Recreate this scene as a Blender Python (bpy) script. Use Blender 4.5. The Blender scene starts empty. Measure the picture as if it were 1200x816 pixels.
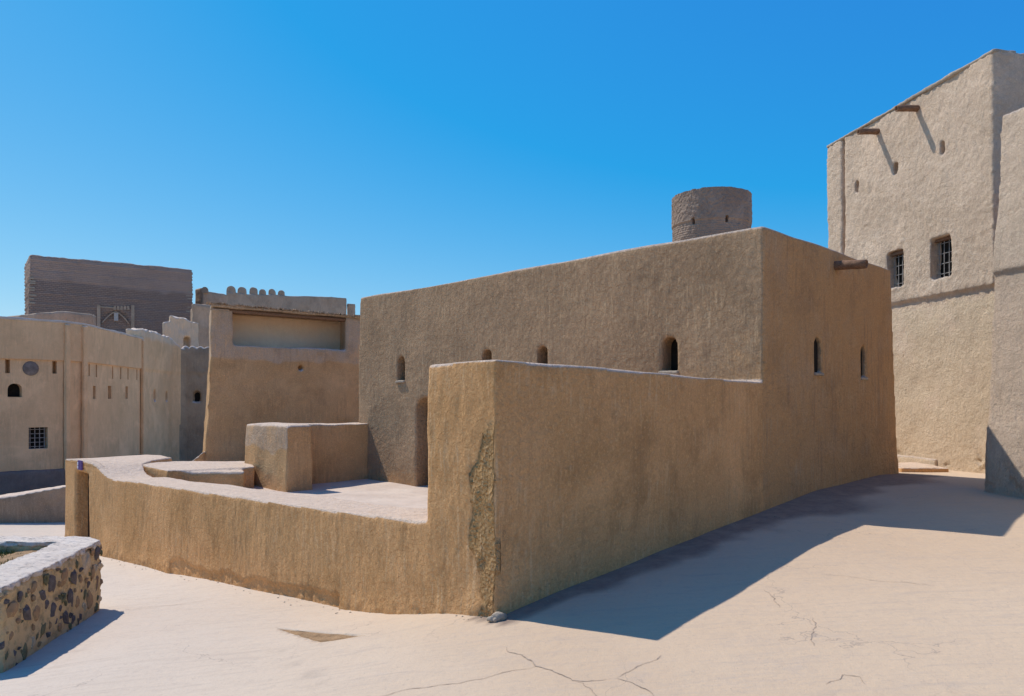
import bpy, bmesh, math, random
import numpy as np
from mathutils import Vector, Matrix
random.seed(7); np.random.seed(7)
SC = bpy.context.scene
COL = SC.collection
# ------------------------------------------------------------------ survey
# Layout is kept in survey units; one unit is U metres.  The camera stands at
# the origin looking along +Y; EYE is its height above the wall-corner ground.
U = 0.7
F, CX, HOR, EYE = 870.0, 600.0, 468.0, 3.4

# ------------------------------------------------------------------ camera
cam = bpy.data.cameras.new("camera"); camo = bpy.data.objects.new("camera", cam); COL.objects.link(camo)
camo.location = (0, 0, EYE * U); camo.rotation_euler = (math.pi / 2, 0, 0)
cam.sensor_width = 36; cam.lens = 36 * F / 1200; cam.shift_y = (HOR - 408) / 1200
cam.clip_start = 0.1; cam.clip_end = 3000
SC.camera = camo

# ------------------------------------------------------------------ light
SUNV = Vector((0.575, -0.385, -1.0)).normalized()          # direction the light travels
elev = math.asin(-SUNV.z); to = -SUNV
w = bpy.data.worlds.new("World"); SC.world = w; w.use_nodes = True
nt = w.node_tree; nt.nodes.clear()
sky = nt.nodes.new("ShaderNodeTexSky"); sky.sky_type = 'NISHITA'; sky.sun_disc = False
sky.sun_elevation = elev; sky.sun_rotation = math.atan2(to.x, to.y)
sky.altitude = 600; sky.air_density = 1.0; sky.dust_density = 0.6; sky.ozone_density = 2.5
SKY_R0, SKY_B = 1.7, 4.25
bg = nt.nodes.new("ShaderNodeBackground"); bg.inputs['Strength'].default_value = 0.115
wo = nt.nodes.new("ShaderNodeOutputWorld")
# deep polarised blue of the photograph: one colour curve over the whole dome
sp_ = nt.nodes.new("ShaderNodeSeparateColor"); cb_ = nt.nodes.new("ShaderNodeCombineColor")
def wm(op, a, b):
    n = nt.nodes.new("ShaderNodeMath"); n.operation = op
    for i, v in enumerate((a, b)):
        if isinstance(v, (int, float)): n.inputs[i].default_value = v
        else: nt.links.new(v, n.inputs[i])
    return n.outputs[0]
nt.links.new(sky.outputs[0], sp_.inputs[0])
nt.links.new(wm('MAXIMUM', wm('MULTIPLY', wm('SUBTRACT', sp_.outputs[0], SKY_R0), 1.0), .22), cb_.inputs[0])
nt.links.new(wm('MULTIPLY', wm('POWER', sp_.outputs[1], .83), 1.22), cb_.inputs[1])
nt.links.new(wm('MULTIPLY', wm('POWER', sp_.outputs[2], .3), SKY_B), cb_.inputs[2])
nt.links.new(cb_.outputs[0], bg.inputs[0]); nt.links.new(bg.outputs[0], wo.inputs[0])
sl = bpy.data.lights.new("sun", 'SUN'); sl.energy = 4.2; sl.angle = math.radians(0.53); sl.color = (1, .955, .89)
so = bpy.data.objects.new("sun", sl); COL.objects.link(so); so.location = (-40, 30, 60)
so.rotation_euler = SUNV.to_track_quat('-Z', 'Y').to_euler()
SC.view_settings.view_transform = 'Standard'; SC.view_settings.look = 'None'
SC.view_settings.exposure = 0.0; SC.view_settings.gamma = 1.0
SC.render.engine = 'CYCLES'
SC.cycles.max_bounces = 6; SC.cycles.diffuse_bounces = 4

# ------------------------------------------------------------------ noise
def _h(ix, iy, iz, s):
    n = (ix * 374761393 + iy * 668265263 + iz * 1442695041 + s * 974634777) & 0xFFFFFFFF
    n = ((n ^ (n >> 13)) * 1274126177) & 0xFFFFFFFF
    return ((n ^ (n >> 16)) & 0xFFFF) / 65535.0
def vnoise(p, s=0):
    i = np.floor(p).astype(np.int64); f = p - i; f = f * f * (3 - 2 * f)
    x, y, z = i[:, 0], i[:, 1], i[:, 2]; r = 0
    for a in (0, 1):
        wx = f[:, 0] if a else 1 - f[:, 0]
        for b in (0, 1):
            wy = f[:, 1] if b else 1 - f[:, 1]
            for c in (0, 1):
                wz = f[:, 2] if c else 1 - f[:, 2]
                r = r + wx * wy * wz * _h(x + a, y + b, z + c, s)
    return r * 2 - 1
def fbm(p, size, octv=3, s=0):
    r = 0; a = 1.0; q = p / size
    for k in range(octv):
        r = r + a * vnoise(q + 17.3 * k, s + k); q = q * 2.03; a *= .5
    return r
def sstep(a, b, x):
    t = np.clip((x - a) / (b - a), 0, 1); return t * t * (3 - 2 * t)

# ------------------------------------------------------------------ geometry helpers (survey units in, metres out)
R = np.array([1.034, 1.0]); L = np.array([-.977, 1.0])
Rn = R / np.linalg.norm(R); Ln = L / np.linalg.norm(L)
NR = np.array([.695, -.719]); NL = np.array([-.715, -.699])   # outward normals of right / left faces
A = np.array([-.26, 11.5]); C = np.array([5.93, 17.5])
def on_line(px, P, D):
    """parameter of the point of the plan line P+tD that lies in the sight line through column px"""
    k = (px - CX) / F
    return (k * P[1] - P[0]) / (D[0] - k * D[1])
def zat(py, Y): return EYE + (HOR - py) / F * Y
def at_z(px, py, z):
    Y = (EYE - z) * F / (py - HOR); return np.array([(px - CX) / F * Y, Y])

def mesh_from(verts, faces, name="m"):
    me = bpy.data.meshes.new(name); me.from_pydata([tuple(v) for v in verts], [], faces); me.update()
    bm = bmesh.new(); bm.from_mesh(me); bmesh.ops.recalc_face_normals(bm, faces=bm.faces); bm.to_mesh(me); bm.free()
    return me
def prism(bot, top, z0, z1):
    """closed solid between a bottom and a top polygon (plan points); z0/z1 numbers or lists"""
    n = len(bot); top = top if top is not None else bot
    z0 = [z0] * n if np.isscalar(z0) else z0; z1 = [z1] * n if np.isscalar(z1) else z1
    vs = [(p[0] * U, p[1] * U, z * U) for p, z in zip(bot, z0)] + [(p[0] * U, p[1] * U, z * U) for p, z in zip(top, z1)]
    fs = [list(range(n))[::-1], list(range(n, 2 * n))] + [[i, (i + 1) % n, n + (i + 1) % n, n + i] for i in range(n)]
    return mesh_from(vs, fs)
def strip(st):
    """closed wall along stations (outer, inner, z0, z1)"""
    vs = []; fs = []
    for o, i, z0, z1 in st:
        vs += [(o[0] * U, o[1] * U, z0 * U), (i[0] * U, i[1] * U, z0 * U), (i[0] * U, i[1] * U, z1 * U), (o[0] * U, o[1] * U, z1 * U)]
    n = len(st)
    for k in range(n - 1):
        for j in range(4):
            fs.append([4 * k + j, 4 * k + (j + 1) % 4, 4 * k + 4 + (j + 1) % 4, 4 * k + 4 + j])
    fs += [[0, 1, 2, 3], [4 * n - 1, 4 * n - 2, 4 * n - 3, 4 * n - 4]]
    return mesh_from(vs, fs)
def niche(c, tang, nrm, w_, h, depth, arch=0.0, out=.4, z=None):
    """cutter: opening of width w_, height h, sill centre c (x,y,z), going in by depth"""
    c = np.array(c, float); t = np.array([*tang, 0.0]); t /= np.linalg.norm(t); n = np.array([*nrm, 0.0]); n /= np.linalg.norm(n)
    pr = [(-w_ / 2, 0), (w_ / 2, 0)]
    if arch > 0:
        k = 7
        for i in range(k + 1):
            a = math.pi * i / k; s = abs(math.sin(a)); pr.append((w_ / 2 * math.cos(a), h - arch + arch * (s ** .8)))
    else: pr += [(w_ / 2, h), (-w_ / 2, h)]
    vs = []
    for d in (out, -depth):
        for (u, v) in pr: vs.append((c + t * u + n * d + np.array([0, 0, v])) * U)
    m = len(pr); fs = [list(range(m)), list(range(m, 2 * m))[::-1]] + [[i, (i + 1) % m, m + (i + 1) % m, m + i] for i in range(m)]
    return mesh_from(vs, fs)
def join(meshes):
    bm = bmesh.new()
    for m in meshes: bm.from_mesh(m)
    me = bpy.data.meshes.new("j"); bm.to_mesh(me); bm.free(); return me
def evalmods(me, setup):
    o = bpy.data.objects.new("tmp", me); COL.objects.link(o); setup(o)
    dg = bpy.context.evaluated_depsgraph_get(); dg.update()
    r = bpy.data.meshes.new_from_object(o.evaluated_get(dg), preserve_all_data_layers=False, depsgraph=dg)
    bpy.data.objects.remove(o); return r
def cut(me, cutters):
    if not cutters: return me
    cm = join(cutters); co = bpy.data.objects.new("tmpc", cm); COL.objects.link(co)
    def s(o):
        m = o.modifiers.new("b", 'BOOLEAN'); m.operation = 'DIFFERENCE'; m.object = co; m.solver = 'EXACT'
    r = evalmods(me, s); bpy.data.objects.remove(co); return r
def remesh(meshes, voxel, smooth=4):
    def s(o):
        m = o.modifiers.new("r", 'REMESH'); m.mode = 'VOXEL'; m.voxel_size = voxel; m.use_smooth_shade = True
        if smooth:
            k = o.modifiers.new("s", 'SMOOTH'); k.factor = .5; k.iterations = smooth
    return evalmods(join(meshes), s)
def coords(me):
    n = len(me.vertices); a = np.empty(n * 3, np.float32); me.vertices.foreach_get('co', a)
    b = np.empty(n * 3, np.float32); me.vertices.foreach_get('normal', b)
    return a.reshape(-1, 3).astype(float), b.reshape(-1, 3).astype(float)
def setco(me, a): me.vertices.foreach_set('co', a.astype(np.float32).ravel()); me.update()
def lumps(me, spec, extra=None, s=0):
    """push the surface along its normal by fractal noise: spec = [(size, amplitude, octaves)] in metres"""
    co, no = coords(me); d = 0
    for k, (size, amp, o) in enumerate(spec): d = d + amp * fbm(co, size, o, s + 31 * k)
    if extra is not None: d = d + extra(co, no)
    setco(me, co + no * np.asarray(d)[:, None]); return me
def attr(me, name, vals):
    a = me.attributes.new(name, 'FLOAT', 'POINT'); a.data.foreach_set('value', np.asarray(vals, np.float32))
def smooth_shade(me): me.polygons.foreach_set('use_smooth', [True] * len(me.polygons)); me.update()

# ------------------------------------------------------------------ things and parts
def obj(name, me, mat, parent=None, loc=None):
    me.name = name; me.materials.clear(); me.materials.append(mat)
    if loc is None:
        co, _ = coords(me); loc = ((co[:, 0].min() + co[:, 0].max()) / 2, (co[:, 1].min() + co[:, 1].max()) / 2, co[:, 2].min())
    me.transform(Matrix.Translation(-Vector(loc))); me.update()
    o = bpy.data.objects.new(name, me); COL.objects.link(o)
    W0 = Vector((0, 0, 0)); p = parent
    while p is not None: W0 += p.location; p = p.parent
    o.location = Vector(loc) - W0; o.parent = parent
    return o
def tag(o, label=None, cat=None, group=None, kind=None):
    if label: o['label'] = label
    if cat: o['category'] = cat
    if group: o['group'] = group
    if kind or cat: o['kind'] = kind or 'thing'
    return o
def thing(name, label, cat, loc, group=None):
    o = bpy.data.objects.new(name, None); COL.objects.link(o); o.location = Vector(loc) * U
    o.empty_display_size = .3
    return tag(o, label, cat, group)

# ------------------------------------------------------------------ materials
class NT:
    def __init__(s, name):
        s.m = bpy.data.materials.new(name); s.m.use_nodes = True; s.t = s.m.node_tree
        s.b = s.t.nodes['Principled BSDF']; s.b.inputs['Specular IOR Level'].default_value = .15; s.b.inputs['Roughness'].default_value = .95
        s.pos = s.t.nodes.new('ShaderNodeNewGeometry').outputs['Position']
    def lk(s, a, b): s.t.links.new(a, b)
    def mp(s, sc, rot=(0, 0, 0)):
        n = s.t.nodes.new('ShaderNodeMapping'); n.inputs['Scale'].default_value = sc; n.inputs['Rotation'].default_value = rot; s.lk(s.pos, n.inputs[0]); return n.outputs[0]
    def noise(s, scale, detail=4, rough=.55, vec=None, dist=0):
        n = s.t.nodes.new('ShaderNodeTexNoise'); n.inputs['Scale'].default_value = scale; n.inputs['Detail'].default_value = detail
        n.inputs['Roughness'].default_value = rough; n.inputs['Distortion'].default_value = dist; s.lk(vec or s.pos, n.inputs['Vector']); return n.outputs[0]
    def voro(s, scale, feat='F1', vec=None):
        n = s.t.nodes.new('ShaderNodeTexVoronoi'); n.feature = feat; n.inputs['Scale'].default_value = scale; s.lk(vec or s.pos, n.inputs['Vector']); return n.outputs['Distance']
    def rng(s, v, a, b, c=0, d=1):
        n = s.t.nodes.new('ShaderNodeMapRange'); n.inputs[1].default_value = a; n.inputs[2].default_value = b; n.inputs[3].default_value = c; n.inputs[4].default_value = d; s.lk(v, n.inputs[0]); return n.outputs[0]
    def math(s, op, a, b):
        n = s.t.nodes.new('ShaderNodeMath'); n.operation = op
        for i, v in enumerate((a, b)):
            if isinstance(v, (int, float)): n.inputs[i].default_value = v
            else: s.lk(v, n.inputs[i])
        return n.outputs[0]
    def mix(s, f, a, b, mode='MIX'):
        n = s.t.nodes.new('ShaderNodeMix'); n.data_type = 'RGBA'; n.blend_type = mode
        for i, v in ((0, f), (6, a), (7, b)):
            if isinstance(v, (int, float)): n.inputs[i].default_value = v
            elif isinstance(v, tuple): n.inputs[i].default_value = (*v, 1)
            else: s.lk(v, n.inputs[i])
        return n.outputs[2]
    def att(s, name):
        n = s.t.nodes.new('ShaderNodeAttribute'); n.attribute_name = name; return n.outputs['Fac']
    def col(s, c): s.lk(c, s.b.inputs['Base Color'])
    def bump(s, h, dist, strength=1.0):
        n = s.t.nodes.new('ShaderNodeBump'); n.inputs['Distance'].default_value = dist; n.inputs['Strength'].default_value = strength; s.lk(h, n.inputs['Height'])
        if getattr(s, 'last', None) is not None: s.lk(s.last, n.inputs['Normal'])
        s.last = n.outputs[0]; s.lk(s.last, s.b.inputs['Normal'])

def plaster(name, a, b, streak=.3, dark=(.16, .11, .07), light=None, grain=1.0, patch=None, bump=.02, fine=.006, big=.5, top=None, rough=9, scar=0, blot=.32):
    """mud or lime plaster: two tones in clouds, rain streaks in patches, grit; 'patch' = colour where the mesh attribute
    says so; 'top' = sunlit brightness painted on the up-facing wall heads"""
    n = NT(name)
    c = n.mix(n.rng(n.noise(big, 6, .65), .38, .62), a, b)
    if patch: c = n.mix(n.rng(n.math('ADD', n.att('patch'), n.math('MULTIPLY', n.math('SUBTRACT', n.noise(2.2, 5, .65), .5), .9)), .3, .7), c, patch)
    pm = n.rng(n.noise(.8, 3, .6), .40, .58)
    st = n.noise(1.0, 6, .62, n.mp((11, 11, 1.0)), .4)
    c = n.mix(n.math('MULTIPLY', n.rng(st, .5, .70), n.math('MULTIPLY', pm, streak)), c, dark)
    pm2 = n.rng(n.noise(.7, 4, .6, n.mp((1, 1, 1.4), (.4, 1, 2))), .44, .58)
    c = n.mix(n.math('MULTIPLY', n.rng(n.noise(1.0, 5, .65, n.mp((21, 21, 1.9)), .3), .52, .64), n.math('MULTIPLY', pm2, streak * 1.3)), c, light or tuple(min(1, v * 1.3) for v in a))
    c = n.mix(n.math('MULTIPLY', n.rng(n.noise(1.3, 9, .7, n.mp((1, 1, .8)), .3), .50, .64), blot), c, tuple(v * .5 for v in b))
    c = n.mix(n.math('MULTIPLY', n.rng(n.noise(.75, 8, .68, n.mp((1, 1, .8), (1, 2, 3)), .4), .52, .64), .5), c, tuple(min(1, v * 1.25) for v in a))
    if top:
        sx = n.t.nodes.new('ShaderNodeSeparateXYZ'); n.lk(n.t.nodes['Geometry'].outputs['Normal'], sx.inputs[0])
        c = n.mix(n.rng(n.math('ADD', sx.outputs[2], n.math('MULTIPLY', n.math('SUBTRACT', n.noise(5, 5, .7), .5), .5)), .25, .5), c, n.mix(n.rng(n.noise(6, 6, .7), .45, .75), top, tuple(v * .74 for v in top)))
    g = n.noise(38, 5, .75)
    c = n.mix(n.rng(g, .38, .68, .0, .38 * grain), c, tuple(v * .5 for v in b), 'MIX')
    c = n.mix(n.rng(n.noise(26, 5, .75, n.mp((1, 1, .8))), .54, .68, .0, .5 * grain), c, tuple(min(1, v * 1.45) for v in a), 'MIX')
    n.col(c)
    n.bump(n.noise(rough, 4, .62, dist=.4), bump); n.bump(n.noise(60, 5, .75), fine)
    if scar: n.bump(n.math('MULTIPLY', n.math('ADD', n.noise(26, 4, .6), n.voro(24)), n.rng(n.att('patch'), .3, .8)), scar)
    return n.m
M = {}
TOP_SUN = (.74, .575, .445)  # pale tone of wall tops: sunlight put into the colour
M['ochre'] = plaster("ochre_mud", (.77, .42, .182), (.66, .35, .14), .42, (.34, .20, .10), (.86, .59, .33), 1.0, patch=(.67, .39, .16), bump=.045, fine=.012, top=TOP_SUN, rough=14, scar=.055, blot=.42)
M['ochre_grey'] = plaster("weathered_mud", (.69, .41, .195), (.59, .342, .152), .4, (.29, .17, .085), None, 1.0, patch=(.58, .415, .28), bump=.04, fine=.012, top=TOP_SUN, rough=16)
M['grey'] = plaster("grey_mud", (.54, .345, .195), (.45, .285, .16), .5, (.27, .165, .10), (.76, .52, .30), 1.1, patch=(.73, .40, .168), bump=.07, fine=.02, rough=12, top=TOP_SUN, blot=.25)
M['cream'] = plaster("cream_stucco", (.80, .60, .43), (.72, .53, .37), .2, (.40, .29, .19), None, .8, patch=(.82, .62, .41), bump=.06, fine=.03, rough=14, top=TOP_SUN, blot=.2)
M['fort'] = plaster("fort_plaster", (.78, .495, .265), (.69, .43, .225), .35, (.32, .215, .13), None, .4, patch=(.66, .50, .34), bump=.02, top=TOP_SUN, blot=.2)
M['fort_shade'] = plaster("fort_plaster_shaded", (.42, .30, .19), (.35, .245, .155), .4, (.2, .14, .09), None, .4, patch=(.42, .31, .21), bump=.03, top=TOP_SUN)  # end wall: shade of the deep corner put into a darker tone
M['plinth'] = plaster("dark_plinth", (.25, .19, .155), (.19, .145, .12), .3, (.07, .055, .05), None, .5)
M['retain'] = plaster('stained_mud', (.36, .25, .165), (.27, .185, .12), .5, (.12, .085, .06), top=TOP_SUN)
M['pale'] = plaster('bounce_lit_inner_plaster', (.86, .66, .46), (.80, .60, .41), .1, (.5, .37, .25), None, .3, blot=.1)  # gallery back wall: bounced light put into a paler tone
M['far'] = plaster("far_plaster", (.50, .355, .24), (.42, .295, .195), .3, (.2, .15, .11), None, .5, bump=.04)
M['tower'] = plaster("tower_rubble", (.36, .255, .185), (.29, .20, .145), .1, (.14, .10, .08), None, 1, bump=.05, rough=5)
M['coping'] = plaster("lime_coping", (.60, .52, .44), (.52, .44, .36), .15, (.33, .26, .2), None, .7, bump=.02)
M['sill'] = plaster("pale_sill", (.46, .37, .27), (.38, .30, .22), .1)
def plain(name, c, rough=.9, var=.35, scale=8, bump=.004):
    n = NT(name); n.col(n.mix(n.rng(n.noise(scale, 5, .65), .3, .7), tuple(v * (1 + var) for v in c), tuple(v * (1 - var) for v in c)))
    n.b.inputs['Roughness'].default_value = rough; n.bump(n.noise(scale * 5, 4, .6), bump); return n.m
M['dark'] = plain("dark_interior", (.02, .016, .012))
M['iron'] = plain("painted_iron", (.32, .29, .26), .6)
M['dirt'] = plain("trodden_dirt", (.21, .165, .135), 1, .35, 5, .02)
M['soil'] = plain("brown_soil", (.33, .205, .11), 1, .4, 6, .03)
M['crack'] = plain("crack_dirt", (.37, .28, .21), 1, .4, 20)
M['purple'] = plain("purple_enamel", (.13, .075, .22), .5, .15)
M['white'] = plain("white_enamel", (.75, .74, .76), .5, .05)
M['grass'] = plain("dry_green_grass", (.16, .17, .05), .9, .5, 9)
def wood(name, c, axis=2):
    n = NT(name); s = [30, 30, 30]; s[axis] = 2
    g = n.noise(1, 5, .6, n.mp(tuple(s)), 1.5)
    n.col(n.mix(n.rng(g, .3, .7), tuple(v * 1.4 for v in c), tuple(v * .55 for v in c))); n.bump(g, .008); return n.m
M['wood'] = wood("weathered_wood", (.13, .08, .05)); M['door'] = wood("doorway_shade_wood", (.05, .03, .02)); M['log'] = wood("palm_log", (.22, .125, .075), 0)  # door leaf: darkness of the deep doorway put into its tone
M['reed'] = plain("palm_reed", (.40, .29, .19), .9, .5, 14)

# brick with thin courses for the far keep
def masonry(name, a, b, mortar, course, wid):
    n = NT(name)
    sep = n.t.nodes.new('ShaderNodeSeparateXYZ'); n.lk(n.pos, sep.inputs[0])
    cmb = n.t.nodes.new('ShaderNodeCombineXYZ'); n.lk(n.math('ADD', sep.outputs[0], sep.outputs[1]), cmb.inputs[0]); n.lk(sep.outputs[2], cmb.inputs[1])
    br = n.t.nodes.new('ShaderNodeTexBrick'); n.lk(cmb.outputs[0], br.inputs['Vector']); br.inputs['Scale'].default_value = 1
    br.inputs['Brick Width'].default_value = wid; br.inputs['Row Height'].default_value = course; br.inputs['Mortar Size'].default_value = course * .14
    br.inputs['Color1'].default_value = (*a, 1); br.inputs['Color2'].default_value = (*b, 1); br.inputs['Mortar'].default_value = (*mortar, 1); br.inputs['Mortar Smooth'].default_value = .4
    c = n.mix(n.rng(n.noise(.35, 6, .65), .35, .65, 0, .6), br.outputs[0], tuple(v * .8 for v in a))
    c = n.mix(n.att('patch'), c, n.mix(n.rng(n.noise(.6, 5, .6), .3, .7), tuple(v * 1.25 for v in a), tuple(v * 1.05 for v in a)))
    n.col(c); n.bump(n.math('SUBTRACT', n.noise(9, 5, .7), n.math('MULTIPLY', br.outputs[1], .8)), .05)
    return n.m
M['brick'] = masonry("worn_mud_brick", (.38, .265, .20), (.32, .22, .165), (.25, .17, .13), .14, .36)

# ground
def ground_mat():
    n = NT("lime_paving")
    big = n.noise(.23, 4, .55)
    c = n.mix(n.rng(big, .35, .65), (.625, .455, .298), (.555, .395, .255))
    sep = n.t.nodes.new('ShaderNodeSeparateXYZ'); n.lk(n.pos, sep.inputs[0])
    c = n.mix(n.rng(n.math('ADD', sep.outputs[0], n.math('MULTIPLY', big, 4)), 2.5, -4.5), c, (.61, .505, .405))
    sw = n.noise(1.0, 5, .65, n.mp((1.1, 9, 1), (0, 0, .12)), 1.2)          # broom and trowel sweeps
    c = n.mix(n.rng(sw, .50, .74, 0, .5), c, (.44, .34, .26))
    sw2 = n.noise(1.0, 6, .7, n.mp((2.2, 16, 1), (0, 0, -.25)), 2.0)
    c = n.mix(n.rng(sw2, .58, .8, 0, .35), c, (.71, .58, .46))
    gr = n.noise(16, 8, .8); c = n.mix(n.rng(gr, .54, .68, 0, .55), c, (.40, .31, .235)); c = n.mix(n.rng(n.noise(1, 6, .7, n.mp((5, 40, 1), (0, 0, .05)), .8), .58, .70, 0, .4), c, (.36, .28, .22))
    bl = n.noise(2.3, 6, .7); c = n.mix(n.rng(bl, .56, .74, 0, .35), c, (.43, .345, .28))
    sp = n.voro(9, 'F1'); c = n.mix(n.math('MULTIPLY', n.rng(sp, .07, .03), n.rng(n.noise(3, 2), .5, .6)), c, (.3, .23, .18))
    c = n.mix(n.rng(n.noise(55, 4, .7), .35, .7, 0, .25), c, (.42, .36, .31))
    # hairline cracking
    n.lk
    wv = n.t.nodes.new('ShaderNodeVectorMath'); wv.operation = 'ADD'
    nn = n.t.nodes.new('ShaderNodeTexNoise'); nn.inputs['Scale'].default_value = 2.2; nn.inputs['Detail'].default_value = 5; n.lk(n.pos, nn.inputs['Vector'])
    n.lk(n.pos, wv.inputs[0]); n.lk(nn.outputs[1], wv.inputs[1])
    hc = n.math('MULTIPLY', n.rng(n.voro(.55, 'DISTANCE_TO_EDGE', wv.outputs[0]), .006, .001), n.rng(n.noise(.45, 2), .52, .60))
    c = n.mix(n.math('MULTIPLY', hc, .55), c, (.28, .22, .18))
    c = n.mix(n.math('MULTIPLY', n.att('patch'), n.rng(n.noise(4, 6, .7), .25, .6, .6, 1)), c, (.25, .18, .135))
    c = n.mix(n.math('MULTIPLY', n.att('stain'), n.rng(n.noise(7, 6, .7), .3, .6)), c, (.46, .36, .27))
    n.col(c); n.bump(n.noise(6, 6, .65), .02, .8); n.bump(sw, .004, .6); n.bump(n.noise(70, 4, .7), .004)
    return n.m
M['ground'] = ground_mat()
def flag_mat():
    n = NT("terrace_flags")
    e = n.voro(1.6, 'DISTANCE_TO_EDGE', n.mp((1, 1, .2))); c = n.mix(n.rng(n.noise(1.3, 4), .35, .65), (.64, .51, .405), (.54, .42, .33))
    c = n.mix(n.rng(n.noise(5, 6, .7), .5, .75, 0, .5), c, (.42, .35, .28)); n.col(c)
    n.bump(n.noise(10, 5, .6), .02); return n.m
M['flags'] = flag_mat()

# ------------------------------------------------------------------ ground surface
CP = [(-.26, 11.5, .0), (.95, 12.67, .20), (2.75, 14.4, .41), (4.44, 16.05, .62), (6.08, 17.63, .84), (7.85, 19.34, 1.04), (11.07, 22.46, 1.13), (12.66, 24, 1.0),
      (-1.2, 12.5, -.14), (-1.46, 12.73, -.32), (-2.35, 13.64, -.56), (-3.37, 14.7, -.81), (-6, 17.4, -1.10), (-10, 21.4, -1.62), (-14.8, 26.4, -2.15), (-17.7, 29.3, -2.22), (-9.03, 16.1, -1.26), (-8.57, 12.4, -1.2),
      (1.9, 10.1, .12), (7.75, 16.3, .60), (9.9, 14.8, .62), (12.3, 19.5, .97), (12.9, 17.0, .9), (15.1, 24, 1.0), (14, 26, .95), (0, 7, -.08), (0, 0, .1), (8, 8, .35), (14, 12, .7),
      (-6, 8, -.75), (-20, 33, -2.2), (-26, 31, -2.2), (-16, 20, -1.9), (-20, 12, -1.85), (-10, 4, -.9), (20, 28, 1.1), (22, 5, .8), (-6, 12.5, -.78), (4, 11.5, .3), (24, 18, 1.1), (14, 32, 1.0)]
CPa = np.array(CP); nC = len(CP)
def _tps(r): return np.where(r > 1e-9, r, 0.0)
K = _tps(np.linalg.norm(CPa[:, None, :2] - CPa[None, :, :2], axis=2)) - np.eye(nC) * .35
Pm = np.c_[np.ones(nC)]
S_ = np.block([[K, Pm], [Pm.T, np.zeros((1, 1))]]); sol = np.linalg.solve(S_, np.r_[CPa[:, 2], [0]])
def gh(x, y):
    x = np.atleast_1d(np.asarray(x, float)); y = np.atleast_1d(np.asarray(y, float))
    xc = np.clip(x, -30, 26); yc = np.clip(y, -6, 36)
    out = np.full(x.shape, sol[nC])
    for k in range(nC): out = out + sol[k] * np.sqrt((xc - CPa[k, 0]) ** 2 + (yc - CPa[k, 1]) ** 2 + .15)
    # made ground under the terrace stays below its paving
    a = (x - A[0]) * Rn[0] + (y - A[1]) * Rn[1]; b = (x - A[0]) * Ln[0] + (y - A[1]) * Ln[1]
    nb = (x - A[0]) * NL[0] + (y - A[1]) * NL[1]; nr = (x - A[0]) * NR[0] + (y - A[1]) * NR[1]
    ter = (nb < -.6) & (nr < -.8) & (y < 33) & (x > -14); out = np.where(ter, np.minimum(out, -.3), out)
    return out
def ground_pt(px, py):
    z = 0.0
    for _ in range(60):
        p = at_z(px, py, z); z += .5 * (float(gh(p[0], p[1])[0]) - z)
    p = at_z(px, py, z); return np.array([p[0], p[1], z])

def axis(lo, hi, step, far):
    a = list(np.arange(lo, hi + 1e-6, step)); s = step; v = a[-1]
    while v < far: s *= 1.35; v += s; a.append(v)
    s = step; v = a[0]; pre = []
    while v > -far: s *= 1.35; v -= s; pre.append(v)
    return np.array(pre[::-1] + a)
gx = axis(-15, 16, .16, 600); gy = axis(5, 28, .16, 600)
GX, GY = np.meshgrid(gx, gy); nx, ny = len(gx), len(gy)
GZ = gh(GX.ravel(), GY.ravel())
def gnoise(x, y): return .011 * fbm(np.c_[x, y, 0 * x], 2.6, 2, 5) + .003 * fbm(np.c_[x, y, 0 * x], .5, 2, 9)
GZ = GZ + gnoise(GX.ravel(), GY.ravel())
TRI = [ground_pt(*p) for p in ((322, 735.5), (376, 753), (430, 744.5))]
PITD = .07
def wall_dist(x, y): return (x - A[0]) * NR[0] + (y - A[1]) * NR[1]
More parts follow.
